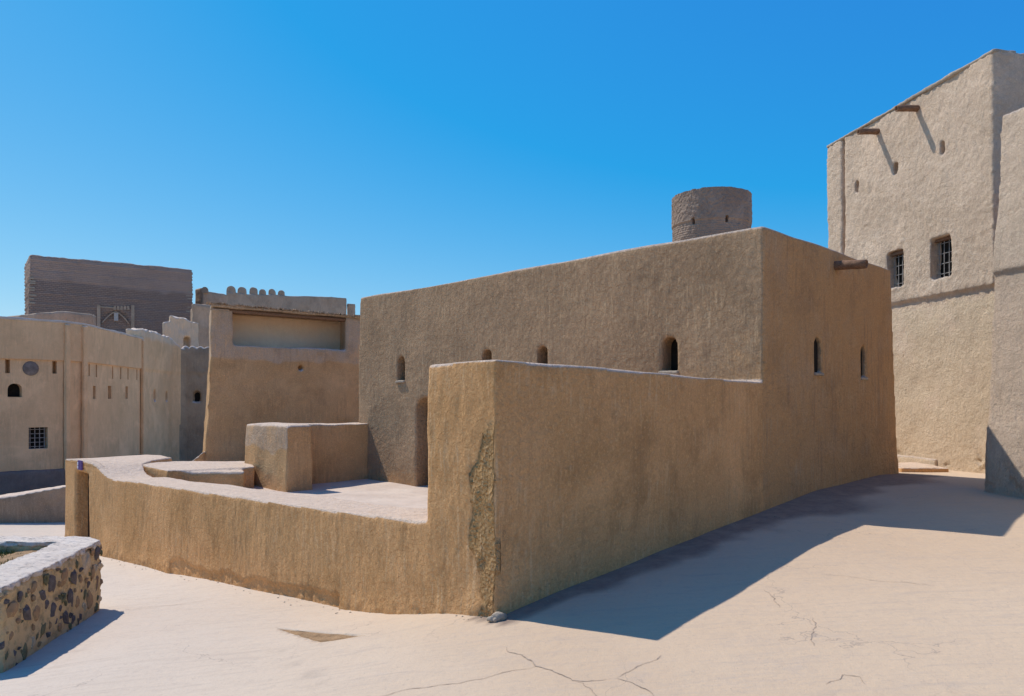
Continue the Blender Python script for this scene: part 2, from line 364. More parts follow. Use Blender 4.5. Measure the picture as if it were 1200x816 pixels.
def build_ground():
    verts = np.c_[GX.ravel(), GY.ravel(), GZ]
    tx = [p[0] for p in TRI]; ty = [p[1] for p in TRI]
    i0 = np.searchsorted(gx, min(tx) - .3) - 1; i1 = np.searchsorted(gx, max(tx) + .3); j0 = np.searchsorted(gy, min(ty) - .3) - 1; j1 = np.searchsorted(gy, max(ty) + .3)
    jj, ii = np.meshgrid(np.arange(ny - 1), np.arange(nx - 1), indexing='ij')
    keep = ~((ii >= i0) & (ii < i1) & (jj >= j0) & (jj < j1)); ii = ii[keep]; jj = jj[keep]
    v = jj * nx + ii; faces = np.c_[v, v + 1, v + nx + 1, v + nx].tolist()
    # the patch round the drain pit
    from mathutils.geometry import delaunay_2d_cdt
    pts = []; idx = []
    for j in range(j0, j1 + 1):
        for i in range(i0, i1 + 1): pts.append(Vector((gx[i], gy[j]))); idx.append(j * nx + i)
    def intri(p):
        s = []
        for k in range(3):
            a, b = TRI[k], TRI[(k + 1) % 3]; s.append((b[0] - a[0]) * (p[1] - a[1]) - (b[1] - a[1]) * (p[0] - a[0]))
        return all(q > -1e-6 for q in s) or all(q < 1e-6 for q in s)
    ring = []
    for k in range(3):
        a, b = TRI[k], TRI[(k + 1) % 3]
        for q in range(8):
            t = q / 8; jt = (.012 if q else 0)
            ring.append((a[0] * (1 - t) + b[0] * t + random.uniform(-jt, jt), a[1] * (1 - t) + b[1] * t + random.uniform(-jt, jt)))
    n0 = len(pts); edges = [(n0 + k, n0 + (k + 1) % len(ring)) for k in range(len(ring))]
    pts += [Vector(p) for p in ring]
    ov, oe, of, orv, _, _ = delaunay_2d_cdt(pts, edges, [], 0, 1e-6)
    base = len(verts); newv = []; mp = {}
    for k, p in enumerate(ov):
        o = [q for q in orv[k] if q < n0]
        if o: mp[k] = idx[o[0]]
        else: mp[k] = base + len(newv); newv.append((p.x, p.y, float((gh(p.x, p.y) + gnoise(np.array([p.x]), np.array([p.y])))[0])))
    for f in of:
        c = sum((ov[q] for q in f), Vector((0, 0))) / len(f)
        if intri(c): continue
        faces.append([mp[q] for q in f])
    # pit side walls
    rim = [next(mp[k] for k in range(len(ov)) if (n0 + r) in orv[k]) for r in range(len(ring))]
    allv = verts.tolist() + [list(p) for p in newv]; lo = len(allv)
    for r in rim: q = allv[r]; allv.append([q[0], q[1], q[2] - PITD])
    for k in range(len(rim)):
        k2 = (k + 1) % len(rim); faces.append([rim[k], rim[k2], lo + k2, lo + k])
    av = np.array(allv)
    me = bpy.data.meshes.new("ground"); me.from_pydata((av * U).tolist(), [], faces); me.update()
    # bands of trodden dirt in the angle of the wall, ragged outer edge
    d = wall_dist(av[:, 0], av[:, 1]); al = (av[:, 0] - A[0]) * Rn[0] + (av[:, 1] - A[1]) * Rn[1]
    nz = fbm(np.c_[av[:, 0], av[:, 1], 0 * d], 1.1, 4, 44)
    wdt = (.55 + .085 * np.clip(al, 0, 12)) * (1 + .35 * nz)
    attr(me, 'patch', np.where((al > -.1) & (al < 18) & (d > -.4), 1 - sstep(.65, 1.15, d / wdt), 0))
    st = 0
    for (px, py, rr) in ((326, 763, .20), (345, 778, .22), (362, 792, .22), (372, 803, .2)):
        q = ground_pt(px, py); st = np.maximum(st, 1 - sstep(.3, 1, np.hypot(av[:, 0] - q[0], (av[:, 1] - q[1])) / rr))
    attr(me, 'stain', st); smooth_shade(me)
    return me
g_me = build_ground()
g_o = obj("ground", g_me, M['ground'], loc=(0, 0, 0)); tag(g_o, "pale lime plastered path and yard sloping down to the left", kind='structure')
cx = sum(p[0] for p in TRI) / 3; cy = sum(p[1] for p in TRI) / 3; cz = sum(p[2] for p in TRI) / 3
pit = prism([(p[0] + (p[0] - cx) * .25, p[1] + (p[1] - cy) * .25) for p in TRI], None, cz - PITD - .2, [p[2] + (p[2] - cz) * .25 - .03 for p in TRI])
bm = bmesh.new(); bm.from_mesh(pit); bmesh.ops.subdivide_edges(bm, edges=bm.edges[:], cuts=10, use_grid_fill=True); bm.to_mesh(pit); bm.free()
lumps(pit, [(.12, .006, 3)])
tag(obj("soil_patch", pit, M['soil']), "triangular hole in the pale paving showing bare brown soil", "soil patch")

# cracks: thin ribbons of dirt lying in the paving
CR = [([(592, 758), (612, 771), (634, 781), (652, 789), (672, 797), (700, 797.5), (722, 795)], .020),
      ([(722, 795), (732, 789), (748, 782), (762, 776), (777, 769)], .014), ([(722, 795), (738, 799), (752, 806), (768, 816)], .014),
      ([(634, 781), (604, 786), (572, 793), (541, 799), (506, 804), (470, 812), (430, 820)], .013), ([(676, 798), (690, 807), (700, 818)], .01),
      ([(950, 724), (958, 731), (951, 744), (953, 758)], .014), ([(962, 672), (990, 675), (1030, 681), (1065, 683), (1098, 687)], .010), ([(897, 690), (907, 703), (914, 713)], .012),
      ([(968, 803), (978, 798), (988, 791), (1004, 795), (1016, 803)], .012), ([(132, 717), (168, 712), (212, 708), (257, 701)], .014), ([(133, 704), (155, 700), (176, 698)], .010)]
for pts, wd in CR:
    P3 = []
    for a, b in zip(pts[:-1], pts[1:]):
        qa, qb = ground_pt(*a), ground_pt(*b); n = max(2, int(np.linalg.norm(qb - qa) / .05))
        for k in range(n): P3.append(qa + (qb - qa) * k / n)
    P3.append(ground_pt(*pts[-1])); P3 = np.array(P3)
    j = fbm(P3, .18, 3, 77)[:, None] * .05
    T = np.gradient(P3, axis=0); T[:, 2] = 0; T /= np.linalg.norm(T, axis=1)[:, None] + 1e-9; Nn = np.c_[-T[:, 1], T[:, 0], 0 * T[:, 0]]
    P3 = P3 + Nn * j; n = len(P3); s = np.linspace(0, 1, n); ww = wd * (.45 + .9 * np.abs(fbm(P3, .1, 2, 5))) * np.clip(np.minimum(s, 1 - s) * 8, .1, 1)
    Aa = P3 + Nn * ww[:, None] * .5; Bb = P3 - Nn * ww[:, None] * .5
    vs = np.concatenate([Aa, Bb]); vs[:, 2] = gh(vs[:, 0], vs[:, 1]) + gnoise(vs[:, 0], vs[:, 1]) + .007
    fs = [[k, k + 1, n + k + 1, n + k] for k in range(n - 1)]
    me = bpy.data.meshes.new("crack"); me.from_pydata((vs * U).tolist(), [], fs); obj("crack", me, M['crack'], g_o)

# ------------------------------------------------------------------ the two-storey mud hall and its courtyard wall (one continuous mass, two things)
RZ = 7.48
tD, tDb, tB, tBb = 11.75, 12.5, 12.3, 12.62
Ct = C.copy(); Dt = A + R * tD; Db = A + R * tDb; Bt = C + L * tB; Bb_ = C + L * tBb
Et = Dt + L * tB; Eb = Db + L * tBb
def wall_pt(px): return C + L * on_line(px, C, L)          # on the left face
def rwall_pt(px): return A + R * on_line(px, A, R)         # on the right face
win_l = []   # (px, ytop, ybot, width)
for px, y0, y1, w_ in ((469.5, 418, 447, .42), (570, 410, 440, .42), (635.5, 406, 438, .43), (784, 395, 436, .46)):
    p = wall_pt(px); win_l.append((p, zat(y1, p[1]), zat(y0, p[1]), w_))
win_r = []
for px, y0, y1, w_ in ((959.5, 396.5, 437.5, .40), (1012, 405.5, 443, .40)):
    p = rwall_pt(px); win_r.append((p, zat(y1, p[1]), zat(y0, p[1]), w_))
cuts = [niche((p[0], p[1], z0), L, NL, w_, z1 - z0, .55, .22) for p, z0, z1, w_ in win_l]
cuts += [niche((p[0], p[1], z0), R, NR, w_, z1 - z0, .55, .3) for p, z0, z1, w_ in win_r]
dp = C + L * on_line(487.5, C, L); dcen = dp - Ln * .55
cuts.append(niche((dcen[0], dcen[1], .1), L, NL, 1.1, zat(466, dp[1]) - .1, .7, .4))
hall = cut(prism([C, Db, Eb, Bb_], [Ct, Dt, Et, Bt], -2.5, [RZ + .02, RZ, RZ, RZ - .02]), cuts)
TH = 1.72; tw = L * 1.23
tall = prism([A, C + R * .6, C + R * .6 + tw, A + tw], None, -2.5, [4.03, 3.79, 3.79, 4.0])
IN = -NL * 1.3; IN2 = -NL * 3.0
stn = []
for t, z, k in ((.5, 1.34, 1), (1.3, 1.29, 1), (3, 1.2, 1), (5.25, 1.09, 1), (7.75, .98, 1), (10.9, .86, 1), (12.4, .79, 1), (13.4, .71, 1), (13.9, .74, 1.02), (14.3, .84, 1.06), (14.8, 1.02, 1.2), (15.2, 1.09, 1.6), (15.6, 1.12, 2.3), (16.6, 1.12, 2.4), (17.8, 1.04, 2.4)):
    p = A + L * t; stn.append((p, p - NL * 1.3 * k, -3.4, z))
t0, t1 = on_line(104, A, L), on_line(88.5, A, L); dmid = A + L * (t0 + t1) / 2; dw = abs(t1 - t0) * np.linalg.norm(L)
dz0 = float(gh(dmid[0], dmid[1])[0]) - .02
low = cut(strip(stn), [niche((dmid[0], dmid[1], dz0), L, NL, dw, zat(553.5, dmid[1]) - dz0, 1.25, 0)])
VX = .036
mass = remesh([hall, tall, low], VX, 4)
AM = A * U; CM = C * U
def face_coord(co):
    x, y = co[:, 0], co[:, 1]
    return ((x - AM[0]) * Rn[0] + (y - AM[1]) * Rn[1], (x - AM[0]) * NR[0] + (y - AM[1]) * NR[1], (x - AM[0]) * Ln[0] + (y - AM[1]) * Ln[1], (x - AM[0]) * NL[0] + (y - AM[1]) * NL[1])
def scar_mask(co):
    a, nr, b, nl = face_coord(co)
    edge = .36 + .14 * fbm(co, .4, 4, 3) - .18 * sstep(1.2, 2.4, co[:, 2])
    m = (1 - sstep(edge - .05, edge + .05, b)) * (nl > -.1) * sstep(-.02, .06, b + .03 * fbm(co, .15, 2, 4))
    return m * (1 - sstep(2.0, 2.35, co[:, 2] + .2 * fbm(co, .4, 2, 8)))
def extra(co, no):
    a, nr, b, nl = face_coord(co)
    hallp = ((a > 8.62 * U / 1) & (co[:, 2] > 2.75)) | (nl < -2)
    d = scar_mask(co) * (.008 * fbm(co, .09, 2, 12) - .010)
    left = (no @ np.array([NL[0], NL[1], 0])) > .6
    inhall = ((co[:, 0] - CM[0]) * NL[0] + (co[:, 1] - CM[1]) * NL[1]) < .35
    d = d + np.where(left & inhall, .0045 * fbm(co, .11, 2, 21), 0)
    d = d + np.where(left & ~inhall, .006 * fbm(co * np.array([1, 1, .35]), .10, 3, 23), 0)
    # eroded foot of the low wall
    gz = np.interp(b, [0, 3, 6, 9, 14, 20], [0, -.55, -.8, -1.0, -1.4, -1.55])
    ero = (1 - sstep(.16, .24, co[:, 2] - gz + .08 * fbm(co, .5, 3, 31))) * ((b > 3.2) & (b < 9.5)) * left * ~inhall
    d = d - .035 * ero
    crumb = (1 - sstep(.05, .3, co[:, 2] - gz)) * left * ~inhall
    return d + crumb * (.012 + .012 * fbm(co, .10, 3, 41))
lumps(mass, [(1.8, .026, 2), (.45, .0025, 2)], extra, 1)
co, no = coords(mass); a, nr, b, nl = face_coord(co)
onright = (nr > -.12) & ((no @ np.array([NR[0], NR[1], 0])) > .5)
hx = (co[:, 0] - CM[0]) * NL[0] + (co[:, 1] - CM[1]) * NL[1]
ishall = (hx < .30) & ~((co[:, 2] < 2.9) & (hx > -.2) & (nr > -1.4))
# attribute: on the hall the right face carries ochre plaster, warm rub near the lower corner of the left face
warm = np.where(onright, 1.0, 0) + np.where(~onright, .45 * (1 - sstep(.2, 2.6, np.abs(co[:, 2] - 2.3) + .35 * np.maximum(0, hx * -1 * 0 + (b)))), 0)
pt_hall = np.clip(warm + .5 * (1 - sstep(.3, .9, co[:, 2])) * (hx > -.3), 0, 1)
pt_wall = np.clip(scar_mask(co) * .95 + .5 * sstep(.55, .75, co[:, 2]) * (nl > -.2) * (b > 9.8) * (1 - onright) , 0, 1)
nf = len(mass.polygons); lt = np.empty(len(mass.loops), np.int32); mass.loops.foreach_get('vertex_index', lt)
ls = np.empty(nf, np.int32); mass.polygons.foreach_get('loop_start', ls); ln_ = np.empty(nf, np.int32); mass.polygons.foreach_get('loop_total', ln_)
quad = lt.reshape(-1, 4) if (ln_ == 4).all() else None
along = (co[:, 0] - CM[0]) * Rn[0] + (co[:, 1] - CM[1]) * Rn[1]     # >0 : beyond the hall's front corner
cm = co[quad].mean(axis=1); cal = along[quad].mean(axis=1)
chx = (cm[:, 0] - CM[0]) * NL[0] + (cm[:, 1] - CM[1]) * NL[1]
sel = chx < .04
def sub(mask, vals, vals2=None):
    q = quad[mask]; u, inv = np.unique(q, return_inverse=True)
    me = bpy.data.meshes.new("wall"); me.from_pydata(co[u].tolist(), [], inv.reshape(-1, 4).tolist()); me.update(); attr(me, 'patch', vals[u]); smooth_shade(me)
    # keep the shared edge seamless
    nn = no[u]; me.normals_split_custom_set_from_vertices(nn.tolist()); return me
hall_t = thing("mud_hall", "tall flat-roofed mud building in the middle with narrow arched window slits on both faces", "building", (*C, .8))
obj("wall", sub(sel, pt_hall), M['grey'], hall_t)
cw_t = thing("courtyard_wall", "long ochre mud wall round the terrace, high at its near corner, low towards its doorway", "wall", (*A, 0))
obj("wall", sub(~sel, pt_wall), M['ochre'], cw_t)
def box3(c, tang, nrm, w_, h, d, back=0.0):
    """box: width w_ along tang, height h, from nrm offset -back-d to -back ; bottom centre c"""
    t = np.array([*tang]) / np.linalg.norm(tang); n = np.array([*nrm]) / np.linalg.norm(nrm); c2 = np.array(c[:2])
    q = [c2 - t * w_ / 2 - n * back, c2 + t * w_ / 2 - n * back, c2 + t * w_ / 2 - n * (back + d), c2 - t * w_ / 2 - n * (back + d)]
    return prism(q, None, c[2], c[2] + h)
for p, z0, z1, w_ in win_l:
    o = obj("window", box3((p[0], p[1], z0 - .02), L, NL, w_ + .06, z1 - z0 + .02, .04, .46), M['dark'], hall_t)
    s_ = box3((p[0], p[1], z0 - .07), L, NL, w_ + .12, .10, .32, -.06); s_ = remesh([s_], .02, 2); obj("sill", lumps(s_, [(.08, .006, 2)]), M['sill'], hall_t)
for p, z0, z1, w_ in win_r:
    obj("window", box3((p[0], p[1], z0 - .02), R, NR, w_ + .06, z1 - z0 + .02, .04, .12), M['dark'], hall_t)
    s_ = box3((p[0], p[1], z0 - .07), R, NR, w_ + .10, .09, .30, -.05); s_ = remesh([s_], .02, 2); obj("sill", lumps(s_, [(.08, .006, 2)]), M['sill'], hall_t)
dr = obj("door", box3((dcen[0], dcen[1], .1), L, NL, 1.16, 3.1, .08, .55), M['wood'], hall_t)
def tube(p0, p1, r0, r1, seg=12, hollow=False):
    p0 = Vector(p0) * U; p1 = Vector(p1) * U; d = (p1 - p0).normalized(); q = d.to_track_quat('Z', 'Y')
    vs = []; fs = []; N = 6
    for k in range(N + 1):
        t = k / N; r = (r0 + (r1 - r0) * t) * U
        for j in range(seg):
            a_ = 2 * math.pi * j / seg; rr = r * (1 + .07 * math.sin(3 * a_ + k) + random.uniform(-.04, .04)); vs.append(p0 + (p1 - p0) * t + q @ Vector((rr * math.cos(a_), rr * math.sin(a_), 0)))
    for k in range(N):
        for j in range(seg): fs.append([k * seg + j, k * seg + (j + 1) % seg, (k + 1) * seg + (j + 1) % seg, (k + 1) * seg + j])
    fs.append(list(range(seg))[::-1])
    if hollow:
        b0 = len(vs)
        for dd, f in ((0, .62), (-.5, .6)):
            for j in range(seg):
                a_ = 2 * math.pi * j / seg; r = r1 * U * f; vs.append(p1 + (p1 - p0) * dd * .5 + q @ Vector((r * math.cos(a_), r * math.sin(a_), 0)))
        e = N * seg
        for j in range(seg):
            j2 = (j + 1) % seg; fs.append([e + j, e + j2, b0 + j2, b0 + j]); fs.append([b0 + j, b0 + j2, b0 + seg + j2, b0 + seg + j])
        fs.append([b0 + seg + j for j in range(seg)])
    else: fs.append([N * seg + j for j in range(seg)])
    me = mesh_from(vs, fs); smooth_shade(me); return me
sp = rwall_pt(979); spz = zat(313, sp[1])
obj("waterspout", tube((sp[0] - NR[0] * .4, sp[1] - NR[1] * .4, spz + .05), (sp[0] + NR[0] * .82, sp[1] + NR[1] * .82, spz - .02), .13, .12, 12, True), M['log'], hall_t)
# doorway leaf, sign, fallen lump
dleaf = dmid - NL * 1.0
obj("door", box3((dmid[0], dmid[1], dz0), L, NL, dw + .1, 3.05, .1, .42), M['door'], cw_t)
sg = A + L * on_line(96.3, A, L); sgz = zat(550.5, sg[1])
pl = obj("sign", box3((sg[0], sg[1], sgz), L, NL, .50, .34, .05, -.09), M['purple'], cw_t)
for dz in (.075, .205):
    rg = []
    n3 = NL; c_ = sg + NL * .143; t3 = L / np.linalg.norm(L); seg = 12; vs = []; fs = []
    for k in range(seg):
        for r_ in (.055, .020):
            a_ = 2 * math.pi * k / seg
            for dd in (0, .012): vs.append(((c_[0] + t3[0] * r_ * math.cos(a_) + n3[0] * dd) * U, (c_[1] + t3[1] * r_ * math.cos(a_) + n3[1] * dd) * U, (sgz + dz + .03 + r_ * math.sin(a_)) * U))
    for k in range(seg):
        a0 = 4 * k; b0 = 4 * ((k + 1) % seg); fs += [[a0, a0 + 1, b0 + 1, b0], [a0 + 1, a0 + 3, b0 + 3, b0 + 1], [a0 + 3, a0 + 2, b0 + 2, b0 + 3], [a0 + 2, a0, b0, b0 + 2]]
    obj("digit_loop", mesh_from(vs, fs), M['white'], pl)
ANG = .3
def rock(r, seed, sub=2, flat=(1, 1, 1)):
    bm = bmesh.new(); bmesh.ops.create_icosphere(bm, subdivisions=sub, radius=r); me = bpy.data.meshes.new("r"); bm.to_mesh(me); bm.free()
    c_, n_ = coords(me); d = ANG * r * fbm(c_ + seed * 3.1, r * .8, 3, seed); c_ = (c_ + n_ * d[:, None]) * np.array(flat); setco(me, c_); smooth_shade(me); return me
for k, (dx, dy, r_, zz) in enumerate(((.05, -.06, .085, -.01), (.11, -.02, .055, -.01), (-.06, -.10, .05, -.03), (-.0, -.13, .035, -.03))):
    m_ = rock(r_ * U, k + 3, 3, (1.2, .9, 1)); m_.transform(Matrix.Translation(Vector((A[0] + dx, A[1] + dy, zz + .05)) * U)); obj("fallen_lump", m_, M['sill'], cw_t)

# ------------------------------------------------------------------ terrace
ter = prism([A + L * .6 + R * .5, A + L * 14 + R * .5, np.array([-14.6, 31.5]), np.array([-13.0, 38]), np.array([-4, 38]), C + L * 9 + R * 1.0, C + L * 1 + R * 1], None, -3.2, [.15, .2, .3, .35, .3, .2, .15])
bm = bmesh.new(); bm.from_mesh(ter); bmesh.ops.triangulate(bm, faces=bm.faces[:]); bm.to_mesh(ter); bm.free()
ter = remesh([ter], .09, 1); lumps(ter, [(1.5, .02, 3)])
tag(obj("terrace_floor", ter, M['flags'], loc=(0, 0, 0)), "sunlit raised terrace floor inside the courtyard wall", kind='structure')
P0 = np.array([-7.8, 25.6]); RL = 2.45
pier = prism([P0 + R * .0, P0 + R * .75, P0 + R * .75 + L * RL, P0 + L * (RL + .03)], [P0 + R * .06 + L * .05, P0 + R * .72 + L * .05, P0 + R * .72 + L * RL, P0 + R * .05 + L * (RL - .03)], -.2, 2.5)
w1 = np.array([-5.74, 29.4])
wrun = prism([w1 + R * .5, w1 + R * .5 + L * 1.0, w1 - R * 2.2 + L * 1.0, w1 - R * 2.2], None, -.2, 2.46)
tw_me = remesh([pier, wrun], .045, 4); lumps(tw_me, [(1.2, .03, 2), (.3, .008, 3)], None, 5); c_, n_ = coords(tw_me)
attr(tw_me, 'patch', np.clip((n_ @ np.array([NL[0], NL[1], 0])) * 1.2 * sstep(1.0, 1.3, c_[:, 2] + .2 * fbm(c_, .8, 3)), 0, 1))
tag(obj("terrace_wall", tw_me, M['ochre_grey']), "squat mud pier with short wall joining it to the tall building's left end", "wall")
def upoly(l, z): return [at_z(px, py, z) for px, py in l]
b1 = prism(upoly([(203, 553), (287, 553), (283, 546.5), (190, 546.5)], .9), None, -.3, .9)
b2 = prism(upoly([(160, 543.5), (196, 551), (299, 546.5), (294, 540.5), (165, 540)], .98), None, -.3, .98)
b2 = remesh([b1, b2], .045, 3); lumps(b2, [(.9, .02, 2), (.25, .006, 2)], None, 9); attr(b2, 'patch', np.zeros(len(b2.vertices)))
tag(obj("stair_parapet", b2, M['ochre']), "low stepped mud parapet left of the squat pier, behind the courtyard wall", "parapet")

# ------------------------------------------------------------------ roofed tower behind the terrace
Q0 = np.array([-13.8, 34.0]); QD = np.array([5.8, 4.7]); QN = np.array([.63, -.777]); QB = np.array([-.385, .923])
Q0b = np.array([-14.25, 34.05])
def q(s, d=0.0): return Q0 + QD * s + QB * d
rt = thing("roofed_tower", "square tan mud tower with an open gallery under a flat palm-reed roof, behind the terrace", "tower", (-11, 36, .2))
main = cut(prism([Q0b, Q0b + QD * 1.25 , Q0b + QD * 1.25 + QB * 8, Q0b + QB * 8], [q(0), q(1.2), q(1.2, 8), q(0, 8)], -1.5, [5.95, 5.9, 5.9, 5.95]), [niche((*q(.585), zat(431.5, q(.585)[1]) - .12), QD, QN, .26, .26, .7, .13)])
pl_ = prism([q(0), q(.135), q(.135, 8), q(0, 8)], None, 5.9, 7.62)
pr_ = prism([q(.905), q(1.2), q(1.2, 8), q(.905, 8)], None, 5.85, 7.60)
bk = remesh([prism([q(.1, 1.7), q(1.1, 1.7), q(1.1, 2.4), q(.1, 2.4)], None, 5.8, 7.6)], .08, 1); attr(bk, 'patch', np.zeros(len(bk.vertices)))
obj('gallery_wall', bk, M['pale'], rt)
bod = remesh([main, pl_, pr_], .06, 2); lumps(bod, [(1.4, .04, 3), (.35, .012, 3)], None, 14)
c_, n_ = coords(bod); attr(bod, 'patch', .7 * sstep(5.2 * U, 5.35 * U, c_[:, 2] + .12 * fbm(c_, .5, 2)) * (n_[:, 2] < .5))
obj("wall", bod, M['ochre_grey'], rt)
rf = remesh([prism([q(-.0, -.18), q(1.24, -.18), q(1.24, 8), q(-.0, 8)], None, [7.62, 7.6, 7.6, 7.62], [7.80, 7.72, 7.72, 7.80])], .05, 1); lumps(rf, [(.6, .02, 3)], None, 3)
roof_o = obj("roof", rf, M['reed'], rt)
fo = remesh([prism([np.array([-14.9, 33.6]), np.array([-14.0, 33.9]), np.array([-14.1, 35.5]), np.array([-15.2, 35.2])], [np.array([-14.85, 33.7]), np.array([-14.1, 33.9]), np.array([-14.2, 35.5]), np.array([-15.1, 35.2])], -1, [.35, 1.0, 1.1, .4])], .04, 2); lumps(fo, [(.3, .02, 3)]); attr(fo, 'patch', np.zeros(len(fo.vertices))); obj('footing', fo, M['ochre'], rt)
obj("lintel", tube((*q(.11, .12), 7.52), (*q(.93, .12), 7.50), .10, .09), M['log'], rt)
obj("lintel", tube((*q(.11, .5), 7.54), (*q(.93, .5), 7.52), .08, .08), M['log'], rt)
vs = []; fs = []
for k in range(150):                                      # broken reed ends along the eave
    s0 = -.02 + 1.25 * k / 150 + random.uniform(-.003, .003); zz = 7.78 - .08 * s0 + random.uniform(-.02, .06); r_ = random.uniform(.025, .05); l_ = random.uniform(.08, .26)
    for (dd, rz) in ((-.10 - l_, 0), (.3, 0)):
        c2 = q(s0, dd)
        for (u, v) in ((-1, -1), (1, -1), (1, 1), (-1, 1)): vs.append(((c2[0] + QD[0] / 7.46 * u * r_) * U, (c2[1] + QD[1] / 7.46 * u * r_) * U, (zz + v * r_ * .8) * U))
    b0 = 8 * k; fs += [[b0, b0 + 1, b0 + 2, b0 + 3], [b0 + 4, b0 + 7, b0 + 6, b0 + 5]] + [[b0 + j, b0 + 4 + j, b0 + 4 + (j + 1) % 4, b0 + (j + 1) % 4] for j in range(4)]
tag(obj("reed_fringe", mesh_from(vs, fs), M['reed'], rt), kind='stuff')

# ------------------------------------------------------------------ long fort wall on the left
path = [np.array(p) for p in ((-38, 32), (-32, 38.2), (-26.75, 44.2), (-26.35, 45.6), (-28.1, 56.4))]
def off(p, a_, b_, d):
    t = b_ - a_; t = t / np.linalg.norm(t); return p + np.array([-t[1], t[0]]) * d
def seg_at(px, path):
    for a_, b_ in zip(path[:-1], path[1:]):
        D = b_ - a_; t = on_line(px, a_, D)
        if -.001 <= t <= 1.001 and (a_ + D * t)[1] > 0: return a_ + D * t, D / np.linalg.norm(D)
    return path[-1], (path[-1] - path[-2]) / np.linalg.norm(path[-1] - path[-2])
def chain(path, z0, z1, out, thick):
    st = []
    for k, p in enumerate(path):
        a_ = path[max(0, k - 1)]; b_ = path[min(len(path) - 1, k + 1)]; z = z1[k] if not np.isscalar(z1) else z1
        st.append((off(p, a_, b_, -out), off(p, a_, b_, thick), z0, z))
    return strip(st)
def slots(lst, path):
    r = []
    for px, y0, y1, w_, ar in lst:
        p, D = seg_at(px, path); n = np.array([D[1], -D[0]]); r.append(niche((p[0], p[1], zat(y1, p[1])), D, n, w_, zat(y0, p[1]) - zat(y1, p[1]), .55, ar))
    return r
BELT = 5.70
up = chain(path, BELT, 7.92, .12, 1.5)
lo_c = slots([(110.5, 452.5, 467.5, .42, 0), (128.5, 452.5, 467.5, .6, 0), (148.5, 453, 467.5, .5, 0), (17.5, 449.5, 465.5, .72, .35), (45, 501, 526, .98, 0), (34, 434.5, 438.5, .2, .1)], path)
lo_c += slots([(9, 421.5, 437.5, .24, 0), (64, 423.5, 438, .24, 0), (104.5, 426.5, 441, .22, 0), (113, 427.5, 442, .22, 0), (132, 429.5, 444, .22, 0), (141.5, 430.5, 444.5, .22, 0), (150, 431.5, 445, .22, 0), (160.5, 433, 445.5, .22, 0)], path)
lo = cut(chain(path, -3, BELT - .002, 0, 1.5), lo_c)
fw = join([up, lo])
c_, n_ = coords(fw); attr(fw, 'patch', .0 * c_[:, 0])
ft = thing("fort_wall", "long shaded fort wall at the left edge with slots and a small barred window", "wall", (-27, 46, -.83))
obj("wall", fw, M['fort'], ft)
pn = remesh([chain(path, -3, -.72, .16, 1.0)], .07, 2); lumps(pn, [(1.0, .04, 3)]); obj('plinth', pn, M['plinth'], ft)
cp_ = remesh([strip([(off(p, path[max(0, k - 1)], path[min(4, k + 1)], -.18), off(p, path[max(0, k - 1)], path[min(4, k + 1)], 1.6), 7.9, 8.06) for k, p in enumerate(path)])], .06, 2); lumps(cp_, [(.9, .025, 2)], None, 3)
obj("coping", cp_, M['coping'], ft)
p, D = seg_at(45, path); n_w = np.array([D[1], -D[0]]); z0 = zat(526, p[1]); z1 = zat(501, p[1])
wf = obj("window", box3((p[0], p[1], z0), D, n_w, 1.0, z1 - z0, .04, .5), M['dark'], ft)
def bars(p, D, n, z0, z1, w_, nv, nh, parent, back, th=.03, mat='iron'):
    D = D / np.linalg.norm(D)
    for k in range(nv):
        c2 = p + D * (-w_ / 2 + w_ * (k + .5) / nv); obj("bar", box3((c2[0], c2[1], z0), D, n, th, z1 - z0, th, back), M[mat], parent)
    for k in range(nh):
        z = z0 + (z1 - z0) * (k + .5) / nh; obj("bar", box3((p[0], p[1], z - th / 2), D, n, w_, th, th * .9, back + th * 1.05), M[mat], parent)
bars(p, D, n_w, z0, z1, .98, 4, 5, wf, .2, .035)
p, D = seg_at(17.5, path); z0 = zat(465.5, p[1]); obj("window", box3((p[0], p[1], z0 + .02), D, np.array([D[1], -D[0]]), .8, .75, .04, .48), M['dark'], ft)
# ribs / downpipe seams that divide the wall
for px in (76.5, 97, 165):
    p, D = seg_at(px, path); n_ = np.array([D[1], -D[0]]); m_ = remesh([prism([p - D * .16 + n_ * .02, p + D * .16 + n_ * .02, p + D * .16 + n_ * .26, p - D * .16 + n_ * .26], None, -3, 7.88)], .035, 2); lumps(m_, [(.6, .015, 2)]); obj("rib", m_, M['fort'], ft)
p, D = seg_at(36, path); n_ = np.array([D[1], -D[0]]); pz = zat(432, p[1])
bm = bmesh.new(); bmesh.ops.create_uvsphere(bm, u_segments=20, v_segments=10, radius=.42 * U); rm = bpy.data.meshes.new("b"); bm.to_mesh(rm); bm.free()
ang = math.atan2(n_[1], n_[0]); rm.transform(Matrix.Translation(Vector((p[0], p[1], pz)) * U) @ Matrix.Rotation(ang, 4, 'Z') @ Matrix.Diagonal((.22, 1, 1, 1))); smooth_shade(rm); obj("boss", rm, M['dirt'], ft)

